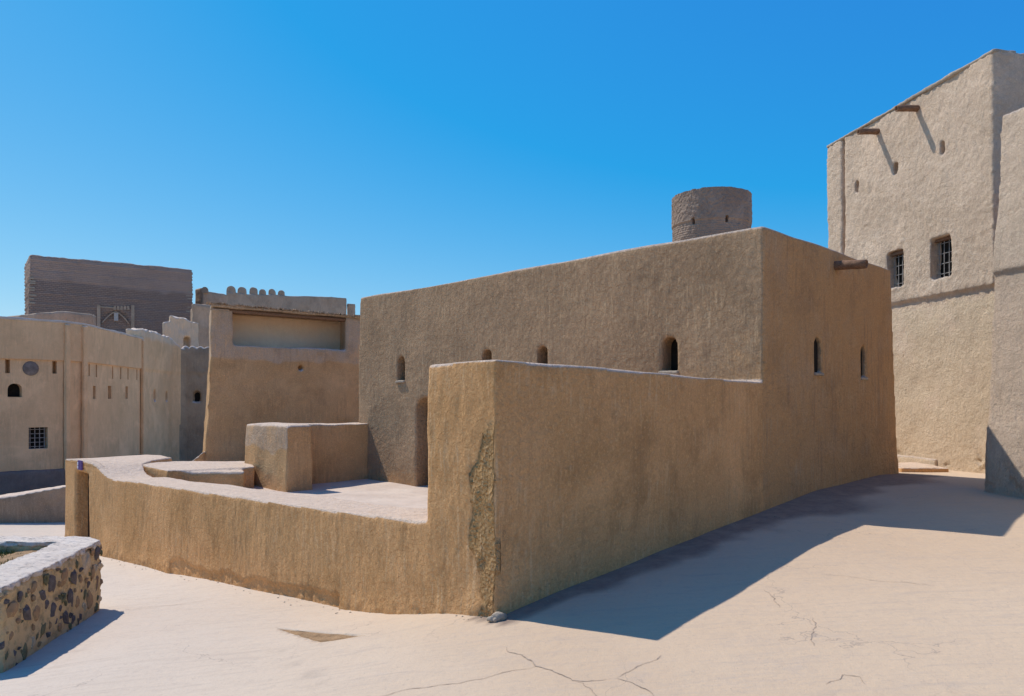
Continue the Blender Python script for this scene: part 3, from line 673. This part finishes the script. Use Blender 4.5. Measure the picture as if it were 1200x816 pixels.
# stretch 2: crumbly-topped return, and the scalloped end wall, its corner shade painted in
path2 = [np.array(p) for p in ((-28.1, 56.45), (-28.7, 60), (-29.3, 64), (-28.6, 65.0), (-24, 66.6))]
ft2 = thing("ruined_wall", "shaded fort wall with a crumbling pale top beyond the coping, turning the dark far corner", "wall", (-28, 62, -.83))
c2_ = slots([(182.5, 457, 470, .5, .15), (195.5, 458.5, 470.5, .55, .15), (217.5, 438.5, 449, .2, 0), (233, 439, 449, .2, 0), (230.5, 458, 472, .72, .4)], path2)
m2 = cut(chain(path2, -3, [8.75, 8.75, 8.7, 6.6, 6.6], 0, 1.2), c2_)
m2u = chain(path2, 5.7, [8.75, 8.75, 8.6, 7.55, 7.5], .07, 1.1)
sc_ = []
for k in range(9):                                         # scalloped merlons on the end wall
    tt = k / 8; p = path2[3] * (1 - tt) + path2[4] * tt; D = path2[4] - path2[3]; D = D / np.linalg.norm(D)
    sc_.append(niche((p[0], p[1], 7.3), D, np.array([D[1], -D[0]]), .55, .75, .8, .4, .05))
wr = remesh([m2, m2u] + sc_, .08, 1)
lumps(wr, [(2, .04, 3), (.4, .012, 2)], lambda c, n: .10 * (n[:, 2] > .3) * (c[:, 1] < 44.5) * (c[:, 2] > 5.6) * fbm(c, .35, 3, 9), 51); attr(wr, 'patch', .9 * sstep(5.3, 6.0, coords(wr)[0][:, 2])); 
wq = np.array([list(p.vertices) for p in wr.polygons]); wc, _ = coords(wr); ctr = wc[wq].mean(axis=1); wpa = np.zeros(len(wc)); wr.attributes['patch'].data.foreach_get('value', wpb := np.zeros(len(wc), np.float32))
for msk, mt, nm in ((ctr[:, 1] < 64.6 * U, M['fort'], 'wall'), (ctr[:, 1] >= 64.6 * U, M['fort_shade'], 'end_wall')):
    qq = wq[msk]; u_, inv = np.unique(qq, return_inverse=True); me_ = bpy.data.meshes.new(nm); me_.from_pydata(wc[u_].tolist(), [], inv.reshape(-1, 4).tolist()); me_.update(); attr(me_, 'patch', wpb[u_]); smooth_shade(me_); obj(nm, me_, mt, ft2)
p, D = seg_at(230.5, path2); z0 = zat(472, p[1]); obj("window", box3((p[0], p[1], z0), D, np.array([D[1], -D[0]]), .8, 1.1, .04, .48), M['dark'], ft2)

def farblock(name, label, cat, pts, z0, z1, mat='far', vox=.12, spec=((2, .05, 3), (.4, .03, 2)), smooth=1, cuts_=None, top=None):
    m_ = remesh([cut(prism(pts, top, z0, z1), cuts_ or [])], vox, smooth); lumps(m_, list(spec), None, random.randint(0, 900)); attr(m_, 'patch', np.zeros(len(m_.vertices)))
    return tag(obj(name, m_, M[mat]), label, cat)
def fr(px, Y): return np.array([(px - CX) / F * Y, Y])
# ruin with a niche
rp = [fr(192, 68), fr(233, 70), fr(233, 70) + (-1, 3), fr(192, 68) + (-1, 3)]
zr = lambda py, Y: zat(py, Y)
ru = thing("ruined_gable", "broken pale gable stub with a dark niche, standing above the crumbling wall", "ruin", (*fr(212, 69), 2))
a_, b_ = fr(199, 68), fr(233, 70); D = b_ - a_
mg = cut(prism([a_, b_, b_ + (-.6, 1.2), a_ + (-.6, 1.2)], None, 3, [zr(369, 68), zr(378, 70), zr(378, 70), zr(369, 68)]), [niche((*fr(219, 69.2), zr(410, 69)), D, np.array([D[1], -D[0]]), .65, 1.25, .7, .3)])
mg2 = prism([fr(191.5, 67.6), fr(200, 68.1), fr(200, 69.1), fr(191.5, 68.6)], None, 3, zr(378, 68))
mg = remesh([mg, mg2], .08, 1); lumps(mg, [(.8, .06, 3)], lambda c, n: .12 * (n[:, 2] > .3) * fbm(c, .4, 3, 2), 8); attr(mg, 'patch', np.ones(len(mg.vertices))); obj("wall", mg, M['fort'], ru)
# low curved roof parapet behind the fort wall
pts = [fr(-60, 60), fr(-20, 56), fr(40, 55), fr(75, 56), fr(109.5, 58)]
m_ = remesh([strip([(p, p + np.array((-.6, 1.4)), 3, z) for p, z in zip(pts, (9.0, 9.4, zr(366, 55), zr(364.5, 56), zr(367, 58)))])], .1, 2); lumps(m_, [(1.2, .04, 3)])
tag(obj("roof_parapet", m_, M['far']), "low brown rounded parapet between the fort wall and the brick keep", "parapet")

# brick keep
k0, k1 = fr(34.5, 80), fr(225.5, 89.3); KD = (k1 - k0) / np.linalg.norm(k1 - k0); KN = np.array([KD[1], -KD[0]])
kz = 19.0
keep = thing("brick_keep", "large square keep of dark worn brick with a plastered top band, far left", "keep", (*((k0 + k1) / 2), 0))
aw = np.linalg.norm(k1 - k0)
side = np.array([-.94, .34]); kb = k0 - KN * 14; 
bod = prism([k0 + (-.15, 0), k1 + (.2, 0), k1 - KN * 14, fr(29, 86)], [k0, k1, k1 - KN * 14, fr(29.8, 86)], 0, kz)
am = k0 + KD * aw * .52; az = zr(384, am[1]); fpx = [fr(113, 83.6), fr(157, 85.8)]
def kp(px): return k0 + KD * on_line(px, k0, KD)
for_c = [niche((*kp(px), zr(py, kp(px)[1])), KD, KN, .25, .25, .3, 0) for px, py in ((48, 345), (179, 345), (62, 318))]
pa, pb = kp(119), kp(152); pm = (pa + pb) / 2; awd = np.linalg.norm(pb - pa)
for_c.append(niche((*pm, zr(389, pm[1])), KD, KN, awd, zr(364, pm[1]) - zr(389, pm[1]), .25, zr(364, pm[1]) - zr(376, pm[1])))
bod = remesh([cut(bod, for_c)], .12, 1); lumps(bod, [(3, .06, 3), (.35, .03, 2)], lambda c, n: .035 * np.sign(np.sin(c[:, 2] * 2 * math.pi / .28)), 61)
c_, _ = coords(bod); bb = 16.6 * U - .02 * (c_[:, 0]) ; attr(bod, 'patch', sstep(-.25, .1, c_[:, 2] - (16.75 * U + .04 * ((c_[:, 0] + 38) * -1 + 0)) + .25 * fbm(c_, 1.2, 3, 4)))
obj("wall", bod, M['brick'], keep)
for px in (115.5, 155.5):
    p = kp(px); obj("pilaster", box3((*p, 8), KD, KN, .34, zr(358, p[1]) - 8, .14, -.13), M['far'], keep)
vs = []; fs = []; NA = 14; ah = zr(363, pm[1]) - zr(377, pm[1])
for k in range(NA + 1):
    a_ = math.pi * k / NA
    for (rr, dd) in ((1, .04), (1, -.1), (.9, -.1), (.9, .04)):
        c2 = pm + KD * (awd / 2 * rr * math.cos(a_)) - KN * dd; vs.append((c2[0] * U, c2[1] * U, (zr(379, pm[1]) + ah * (rr - abs(math.cos(a_)) ** 1.5 * rr)) * U))
for k in range(NA):
    for j in range(4): fs.append([4 * k + j, 4 * k + 4 + j, 4 * k + 4 + (j + 1) % 4, 4 * k + (j + 1) % 4])
obj("arch_rib", mesh_from(vs, fs), M['far'], keep)
p = kp(136); obj("arch_post", box3((*p, zr(376, p[1])), KD, KN, .42, zr(367, p[1]) - zr(376, p[1]), .15, -.12), M['coping'], keep)
for k in range(5):
    p = kp(134.5 + 3.9 * k); z0 = zr(363.5, p[1]); m_ = niche((*p, z0), KD, KN, .26, .48, 0.02, .2, .12); obj("small_merlon", m_, M['far'], keep)
p = kp(126); obj("cornice", box3((*p, zr(361, p[1])), KD, KN, 1.5, .12, .12, -.1), M['far'], keep)
for j, zz in enumerate((327, 330.5, 333, 338, 341, 347, 351, 356)):                    # pale quoins at both corners
    for px in (36.5 + (j % 3), 222.5 - (j % 2)):
        p = kp(px); zc = zr(zz + (10 if px > 100 else 0), p[1]); obj("quoin", box3((*p, zc), KD, KN, .5 + .15 * (j % 2), .16, .1, -.05), M['sill'], keep)

# ranges behind the roofed tower
farblock("back_building", "dark plain wall block squeezed between the brick keep and the roofed tower", "building", [fr(225, 78), fr(262, 80), fr(262, 84), fr(223, 84)], 2, zr(357.5, 79))
fb = thing("corner_turret", "small parapet with a tiny slit window, right of the brick keep's top corner", "parapet", (*fr(245, 95), 5))
m_ = remesh([cut(prism([fr(229, 94), fr(237, 93), fr(237, 96), fr(229, 96)], None, 5, zr(338.5, 94)), [niche((*fr(233, 93.5), zr(349, 93.5)), (1, -.1), (-.1, -1), .22, .6, 1, .1)])], .1, 1), 
m_ = m_[0]; lumps(m_, [(.5, .03, 2)]); obj("wall", m_, M['far'], fb)
m_ = remesh([prism([fr(237, 93), fr(266, 97), fr(266, 98.5), fr(237, 95)], None, 5, zr(342.5, 95))], .1, 1); lumps(m_, [(.5, .03, 2)]); obj("wall", m_, M['far'], fb)
obj("merlon", niche((*fr(240, 93.2), zr(343, 93)), (1, .3), (.3, -1), .75, .75, .6, .4, 0), M['far'], fb)
cr = thing("crenellated_wall", "far parapet with six rounded merlons at its left end, above the roofed tower", "wall", (*fr(330, 92), 5))
w0_, w1_ = fr(287, 90), fr(407, 100)
m_ = remesh([prism([fr(266, 88.5), fr(287, 90), fr(287, 92), fr(266, 91)], None, 5, zr(344, 90)), prism([w0_, fr(333, 93.5), fr(333, 95), w0_ + (0, 2)], None, 5, [zr(344.5, 90), zr(345.5, 93.5)] * 1 + [zr(345.5, 93.5), zr(344.5, 90)]),
             prism([fr(331, 93.3), fr(406, 98), fr(406, 100), fr(331, 95)], None, 5, [zr(346, 93.3), zr(349, 98), zr(349, 98), zr(346, 93.3)])], .1, 1); lumps(m_, [(.9, .04, 3)]); obj("wall", m_, M['far'], cr)
for px, yt, wd in ((270.5, 335, 1.0), (283.5, 336, 1.0), (297, 336.5, .95), (307.5, 338.5, .85), (318.5, 338.5, .85), (329.5, 340, .85)):
    Y = 88.6 + (px - 266) * .075; m_ = remesh([niche((*fr(px, Y), zr(347, Y)), (1, .25), (.25, -1), wd, zr(yt, Y) - zr(347, Y), .6, .5, 0)], .06, 2); lumps(m_, [(.4, .02, 2)]); obj("merlon", m_, M['far'], cr)
farblock("end_block", "little square block at the right end of the far parapet, beside the tall building", "building", [fr(407, 99), fr(416, 99.5), fr(416, 102), fr(407, 102)], 5, zr(356, 99))

# ------------------------------------------------------------------ round tower beyond the roof
RC = np.array([(833.5 - CX) / F * 52, 52.0]); RR = 44.3 / F * 52
nth, nz_ = 300, 190; zt_, zb_, zl = 3.4 + (468 - 227) / F * (52 - 1.2), 3.0, zat(261, 50.6)
th = np.linspace(0, 2 * math.pi, nth, endpoint=False); zs = np.linspace(zb_, zt_, nz_)
TT, ZZ = np.meshgrid(th, zs); rr = np.full(TT.shape, RR) + (zt_ - ZZ) * .008 + np.where(ZZ > zl, .055, 0)
X = np.cos(TT) * RR * U; Yy = np.sin(TT) * RR * U; Pn = np.c_[X.ravel(), Yy.ravel(), (ZZ * U).ravel()]
course = np.floor(ZZ / .15); brk = np.floor(TT * RR / .34 + .5 * (course % 2) + .3 * np.sin(course * 7)); 
hsh = (np.sin(course * 12.9898 + brk * 78.233) * 43758.5453) % 1; fz = (ZZ / .15) % 1; fx = (TT * RR / .34 + .5 * (course % 2) + .3 * np.sin(course * 7)) % 1
rr += .022 * (hsh - .5) - .022 * ((fz < .2) | (fx < .13)) + (.026 * fbm(Pn, .11, 3, 7) + .02 * fbm(Pn, .7, 2, 5)).reshape(rr.shape)
zz2 = ZZ + np.where(np.arange(nz_)[:, None] == nz_ - 1, .05 * (.5 + hsh), 0)
for px in (813, 852):
    k_ = (px - CX) / F; az_ = None
    # bearing of the front-surface point seen in that column
    d_ = np.array([k_, 1.0]); d_ /= np.linalg.norm(d_); bq = -2 * (d_ @ RC); cq = RC @ RC - RR ** 2; t_ = (-bq - math.sqrt(bq * bq - 4 * cq)) / 2; hp = d_ * t_ - RC; az_ = math.atan2(hp[1], hp[0]) % (2 * math.pi)
    zc = zat(265, t_); rr -= .45 * ((np.abs((TT - az_ + math.pi) % (2 * math.pi) - math.pi) * RR < .09) & (np.abs(ZZ - zc) < .2))
vx = np.c_[((RC[0] + rr * np.cos(TT)) * U).ravel(), ((RC[1] + rr * np.sin(TT)) * U).ravel(), (zz2 * U).ravel()]
ri = np.c_[(RC[0] + (RR - .5) * np.cos(th)) * U, (RC[1] + (RR - .5) * np.sin(th)) * U, np.full(nth, (zt_ + .03) * U)]
rj = ri.copy(); rj[:, 2] -= 1.2; N0 = nth * nz_
fs = []
for j in range(nz_ - 1):
    a_ = np.arange(nth) + j * nth; b_ = np.roll(a_, -1); fs.append(np.c_[a_, b_, b_ + nth, a_ + nth])
a_ = np.arange(nth); b_ = np.roll(a_, -1); tp = (nz_ - 1) * nth
fs.append(np.c_[tp + a_, tp + b_, N0 + b_, N0 + a_]); fs.append(np.c_[N0 + a_, N0 + b_, N0 + nth + b_, N0 + nth + a_])
fl = np.concatenate(fs).tolist() + [list(range(N0 + nth, N0 + 2 * nth))]
me = bpy.data.meshes.new("wall"); me.from_pydata(np.concatenate([vx, ri, rj]).tolist(), [], fl); me.update(); attr(me, 'patch', np.zeros(len(me.vertices)))
tag(obj("round_tower", me, M['tower']), "round rough-masonry tower showing above the roof of the tall building", "tower")

# ------------------------------------------------------------------ big stuccoed block on the right
T1 = np.array([15.25, 23.5]); TD = np.array([-.178, 1.0]) / np.linalg.norm([-.178, 1.0]); TN = np.array([-TD[1], TD[0]])
def tp_(px): return T1 + TD * on_line(px, T1, TD)
def tz(py, px): return zat(py, tp_(px)[1])
TL = 8.72 * 1.0158; TW = np.array([7.5, .9]); LEDGE = 7.03
def tq(s, o=0.0): return T1 + TD * s + TN * o
wins = []
for pa_, pb_, z0, z1 in ((1039, 1057.5, 7.62, 8.98), (1090, 1113.5, 7.62, 9.03)):
    s0 = on_line(pa_, T1, TD); s1 = on_line(pb_, T1, TD); wins.append(((s0 + s1) / 2, abs(s0 - s1), z0, z1))
cu = [niche((*tq(s), z0), TD, TN, w_, z1 - z0, .42) for s, w_, z0, z1 in wins]
for px, y0, y1 in ((1048, 191, 204), (1104, 165, 181), (1003.5, 212, 226)):
    cu.append(niche((*tp_(px), tz(y1, px)), TD, TN, .2, tz(y0, px) - tz(y1, px), .45, .08))
s_g = on_line(988, T1, TD)
cu.append(niche((*tq(s_g), 6.5), TD, TN, .2, 9, .26))
top_p = [tq(0), tq(TL), tq(TL) + TW, tq(0) + TW]
upb = cut(prism(top_p, None, LEDGE, [14.42, 14.33, 14.33, 14.42]), cu)
o_ = -.13
lob = cut(prism([tq(-.05, .12), tq(TL + .35, .12), tq(TL) + TW, tq(0) + TW], [tq(.03, o_), tq(TL, o_), tq(TL) + TW, tq(0) + TW], -1, LEDGE + .1), [niche((*tq(on_line(1093, T1, TD), o_), .9), TD, TN, .05, 3.6, .05)])
tb = remesh([upb, lob], .045, 2)
def stucco(c, n):
    m = .5 + .5 * sstep(4.6, 5.2, c[:, 2]); v = fbm(c, .13, 3, 71); return m * (.020 * np.abs(v) + .008 * fbm(c, .09, 2, 75)) - .04 * (1 - sstep(.0, .45, np.abs(c[:, 2] - .95))) * (fbm(c, .2, 3, 79) > .35)
lumps(tb, [(1.5, .03, 2), (.45, .014, 3)], stucco, 70)
c_, n_ = coords(tb); attr(tb, 'patch', 1 - sstep(4.4, 5.1, c_[:, 2]))
bt = thing("stucco_block", "tall cream rough-stuccoed building at the right with two barred windows and two waterspouts", "building", (17, 27, 1))
obj("wall", tb, M['cream'], bt)
for s, w_, z0, z1 in wins:
    p = tq(s); wo_ = obj("window", box3((*p, z0 - .02), TD, TN, w_ + .06, z1 - z0 + .05, .04, .40), M['dark'], bt)
    bars(p, TD, TN, z0, z1, w_, 4, 4, wo_, .26, .02)
    obj("frame", box3((*p, z1 - .1), TD, TN, w_ + .04, .13, .18, .16), M['log'], wo_)
for px, py in ((1029, 155), (1075, 128)):
    p = tp_(px); z = tz(py, px); obj("waterspout", tube((*(p - TN * .4), z + .06), (*(p + TN * .85), z - .04), .12, .11, 12, True), M['log'], bt)
cp_ = remesh([strip([(tq(-.04, .06), tq(-.04, -.8), 14.36, 14.5), (tq(TL / 2, .06), tq(TL / 2, -.8), 14.33, 14.46), (tq(TL + .03, .06), tq(TL + .03, -.8), 14.28, 14.42)])], .04, 2); lumps(cp_, [(.4, .02, 2)]); obj("coping", cp_, M['sill'], bt)
pad = remesh([prism([tq(2.2, -.3), tq(2.2, .32), tq(5, .32), tq(5, -.3)], [tq(2.2, -.3), tq(2.3, .18), tq(5, .18), tq(5, -.3)], .5, 1.33)], .035, 3); lumps(pad, [(.5, .015, 2)]); attr(pad, 'patch', np.ones(len(pad.vertices))); obj("footing", pad, M['cream'], bt)

# nearer battered block at the right edge
N0_ = np.array([12.3, 19.5]); ND = np.array([.28, -1.2]) / np.linalg.norm([.28, -1.2]); NN = np.array([ND[1], -ND[0]])
if NN[0] > 0: NN = -NN
N0t = np.array([12.97, 19.62]); N0m = np.array([12.66, 19.55])
NW = np.array([7.0, 1.0])
lowb = prism([N0_, N0_ + ND * 9, N0_ + ND * 9 + NW, N0_ + NW], [N0m - NN * -.02, N0m + ND * 9, N0m + ND * 9 + NW, N0m + NW], -1, 6.78)
N0u = N0m + NN * .12
uppb = prism([N0u, N0u + ND * 9, N0m + ND * 9 + NW, N0m + NW], [N0t, N0t + ND * 9, N0t + ND * 9 + NW, N0t + NW], 6.72, [10.9, 10.7, 10.7, 10.9])
nb_ = remesh([lowb, uppb], .045, 3); lumps(nb_, [(1.5, .03, 2), (.45, .012, 3)], lambda c, n: .6 * stucco(c, n), 90); c_, n_ = coords(nb_); attr(nb_, 'patch', .15 + 0 * c_[:, 0])
tag(obj("battered_block", nb_, M['cream']), "rough leaning block at the right edge with a slanting shadow across its foot", "building")

stp = remesh([prism([np.array([12.9, 24.55]), np.array([14.42, 24.45]), np.array([14.5, 26.6]), np.array([12.6, 26.6])], None, .5, 1.14)], .03, 3); lumps(stp, [(.4, .01, 2)]); attr(stp, 'patch', np.zeros(len(stp.vertices)))
tag(obj("step", stp, M['ochre']), "low mud step in the gap between the tall building and the stuccoed block", "step")

# ------------------------------------------------------------------ low retaining wall, far left
a0, a1 = fr(-60, 33.5), fr(100, 33.6)
m_ = remesh([strip([(fr(px, 33.5), fr(px, 34.4), -3, z) for px, z in ((-60, -1.3), (-10, -1.15), (0, -1.05), (20, -.93), (45, -.75), (75, -.55), (125, -.5))])], .05, 2); lumps(m_, [(.9, .03, 3), (.2, .01, 2)]); attr(m_, 'patch', np.zeros(len(m_.vertices)))
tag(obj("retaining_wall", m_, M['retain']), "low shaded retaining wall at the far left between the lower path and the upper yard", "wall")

# ------------------------------------------------------------------ stone planter at lower left
PZ = .22
oc = np.array([-9.10, 16.35]); on_ = np.array([-8.50, 12.40])
outer = [on_, np.array([-8.8, 14.4]), oc + (-.02, -.1), oc + (-.12, .35), oc + (-.55, .68), np.array([-16.5, 17.5]), np.array([-16.5, 12.4])]
inner = [np.array([-9.62, 13.4]), at_z(68, 636.5, PZ), np.array([-15.5, 16.6]), np.array([-15.5, 13.4])]
core = cut(prism(outer, [p + (-.04, 0) for p in outer], -2.6, PZ - .05), [prism(inner, None, -.15, PZ + .5)])
core = remesh([core], .03, 2)
lumps(core, [(.5, .02, 3), (.10, .016, 3)], None, 100); pt = thing("stone_planter", "planter of dark field stones in ochre mortar with a whitewashed rough top, lower left", "planter", (-11, 15, -1.3))
n = NT("ochre_mortar"); c = n.mix(n.rng(n.noise(3, 5, .6), .35, .65), (.84, .58, .29), (.74, .50, .25)); c = n.mix(n.rng(n.noise(7, 6, .72), .50, .66, 0, .75), c, (.34, .24, .13)); c = n.mix(n.rng(n.noise(4, 6, .7), .56, .68, 0, .6), c, (.26, .23, .12)); n.col(c); n.bump(n.noise(11, 7, .75), .06); n.bump(n.noise(60, 4, .7), .006)
M['mortar'] = n.m
obj("wall", core, M['mortar'], pt)
tops = cut(prism([p + (-.03, 0) for p in outer], None, PZ - .07, PZ + .02), [prism([p for p in inner], None, -.5, 1)])
tops = remesh([tops], .018, 1)
lumps(tops, [(.3, .010, 3)], lambda c, n: .020 * np.abs(fbm(c * np.array([.6, 1.6, 1]), .10, 3, 6)) * (n[:, 2] > .3) + .035 * (n[:, 2] < .3) * fbm(c, .09, 3, 9), 7)
n = NT("whitewashed_rubble"); c = n.mix(n.rng(n.noise(2.2, 5, .6), .35, .65), (.80, .67, .55), (.70, .57, .46)); cr_ = n.noise(1, 7, .78, n.mp((7, 15, 3)), 1.0); c = n.mix(n.rng(cr_, .53, .60, 0, .7), c, (.36, .29, .23)); n.col(c); n.bump(cr_, -.03); n.bump(n.noise(22, 6, .75), .012)
M['white_top'] = n.m
obj("coping", tops, M['white_top'], pt)
def stone_mat(name, a, b):
    n = NT(name); c = n.mix(n.rng(n.noise(14, 5, .65), .35, .65), a, b); c = n.mix(n.rng(n.noise(30, 4, .7), .6, .7, 0, .6), c, tuple(min(1, v * 2.2) for v in a)); n.col(c); n.b.inputs['Roughness'].default_value = .85; n.bump(n.noise(35, 5, .7), .012); return n.m
smats = [stone_mat("stone_dark", (.16, .13, .115), (.10, .08, .075)), stone_mat("stone_brown", (.28, .18, .115), (.19, .12, .08)), stone_mat("stone_olive", (.22, .185, .09), (.15, .13, .07)), stone_mat("stone_rust", (.42, .26, .13), (.30, .185, .10)), stone_mat("stone_pale", (.58, .43, .27), (.46, .34, .22))]
smesh = []; ANG = .62
for mi, mm in enumerate(smats):
    for v in range(3):
        m_ = rock(.5, 20 + mi * 3 + v, 2, (1, 1, 1)); m_.materials.append(mm); m_.name = "stone"; m_.polygons.foreach_set('use_smooth', [False] * len(m_.polygons)); smesh.append(m_)
def stones_on(pa_, pb_, n_out, zlo, zhi, count, rmin, rmax, seed):
    rs = random.Random(seed); placed = []; D = pb_ - pa_; Ls = np.linalg.norm(D); D = D / Ls; k = 0; tries = 0
    while k < count and tries < 6000:
        tries += 1
        big = 1 - k / count; hh = rmin + (rmax - rmin) * (big ** 1.6) * rs.uniform(.7, 1.1); ww = hh * rs.uniform(.5, 1.0)
        s = rs.uniform(ww * .5, Ls - ww * .4); z = rs.uniform(zlo(s / Ls) + hh * .45, zhi - hh * .45)
        if zlo(s / Ls) + hh * .45 > zhi - hh * .45: continue
        if any(((s - a_) / ((ww + c_) * .66)) ** 2 + ((z - b_) / ((hh + d_) * .66)) ** 2 < 1 for a_, b_, c_, d_ in placed): continue
        placed.append((s, z, ww, hh)); k += 1
        me_ = smesh[rs.choice([0, 1, 2, 0, 3, 4, 5, 3, 6, 7, 8, 6, 9, 10, 11, 9, 12, 13])]
        o = bpy.data.objects.new("stone", me_); COL.objects.link(o); o.parent = pt
        p = pa_ + D * s + n_out * (-.025); o.location = Vector((p[0] * U, p[1] * U, z * U)) - pt.location
        o.scale = (.10 * U * rs.uniform(.8, 1.2), ww * U * .98, hh * U * .98)
        o.rotation_euler = (rs.uniform(-.5, .5), 0, math.atan2(n_out[1], n_out[0]))
D_ = oc + (-.02, -.1) - on_; D_ /= np.linalg.norm(D_)
gl = lambda t: float(-1.2 - .08 * t)
stones_on(on_ + np.array([0, .05]), outer[1], np.array([.989, .148]), lambda t: -1.22, PZ - .06, 34, .06, .38, 3)
stones_on(outer[1], outer[2], np.array([.989, .148]), lambda t: -1.26, PZ - .06, 36, .06, .40, 5)
stones_on(outer[2], outer[3], np.array([.97, .2]), lambda t: -1.28, PZ - .06, 14, .08, .34, 7)
stones_on(outer[3], outer[4], np.array([.6, .8]), lambda t: -1.28, PZ - .06, 10, .08, .3, 8)
stones_on(on_ - (1.6, 0), on_, np.array([0., -1.]), lambda t: -1.2, PZ - .06, 24, .1, .4, 9)
# soil and sparse plants in the planter
sx, sy = np.meshgrid(np.linspace(-15.7, -9.4, 90), np.linspace(13.2, 16.8, 60)); P = np.c_[sx.ravel(), sy.ravel(), 0 * sx.ravel()]
sz = -.02 + .03 * (P[:, 1] - 13) / 3 + .06 * fbm(P, .8, 3, 3) + .02 * fbm(P, .15, 2, 6); nxs = 90
fsv = [[j * nxs + i, j * nxs + i + 1, (j + 1) * nxs + i + 1, (j + 1) * nxs + i] for j in range(59) for i in range(89)]
sm = bpy.data.meshes.new("soil"); sm.from_pydata((np.c_[P[:, 0], P[:, 1], sz] * U).tolist(), [], fsv); sm.update(); smooth_shade(sm)
so_ = obj("soil", sm, M['soil'], pt)
vs = []; fs = []
rs = random.Random(11)
clumps = [(rs.uniform(-15, -9.8), rs.uniform(13.6, 16.4), rs.uniform(.12, .5)) for _ in range(90)] + [(*at_z(7, 644, -.02), .28), (*at_z(24, 648, -.02), .3), (*at_z(40, 643, 0), .35)]
for (x, y, r_) in clumps:
    for b in range(70):
        a_ = rs.uniform(0, 6.28); d = r_ * math.sqrt(rs.random()); px_, py_ = x + d * math.cos(a_), y + d * math.sin(a_); h = rs.uniform(.03, .11); w_ = rs.uniform(.012, .03); ln = rs.uniform(-.06, .06); th_ = rs.uniform(0, 3.14)
        b0 = len(vs); z_ = -.0; dx, dy = math.cos(th_) * w_, math.sin(th_) * w_
        vs += [((px_ - dx) * U, (py_ - dy) * U, z_ * U - .02), ((px_ + dx) * U, (py_ + dy) * U, z_ * U - .02), ((px_ + ln) * U, (py_ + ln * .5) * U, (z_ + h) * U)]; fs.append([b0, b0 + 1, b0 + 2])
gm = bpy.data.meshes.new("grass"); gm.from_pydata(vs, [], fs); gm.update()
tag(obj("grass", gm, M['grass']), "sparse dry green weeds growing in the stone planter", "weeds", kind='stuff')
pm_ = []
for k in range(90):
    if k < 60: b_ = random.uniform(0, 14); p = A + L * b_ + NL * (abs(random.gauss(0, .16)) + .02)
    else: b_ = random.uniform(.3, 12); p = A + R * b_ + NR * (abs(random.gauss(0, .35)) + .02)
    r_ = random.uniform(.006, .02) * U; z_ = float((gh(p[0], p[1]) + gnoise(np.array([p[0]]), np.array([p[1]])))[0])
    m_ = rock(r_, k, 1, (1.2, 1, .7)); m_.transform(Matrix.Translation(Vector((p[0], p[1], z_ + .005)) * U)); pm_.append(m_)
tag(obj("pebbles", join(pm_), M['sill']), "crumbs of fallen plaster along the foot of the courtyard wall", kind='stuff')
print("TRIS", sum(sum(len(p.vertices) - 2 for p in m.polygons) for m in {o.data for o in bpy.data.objects if o.type == 'MESH'}))
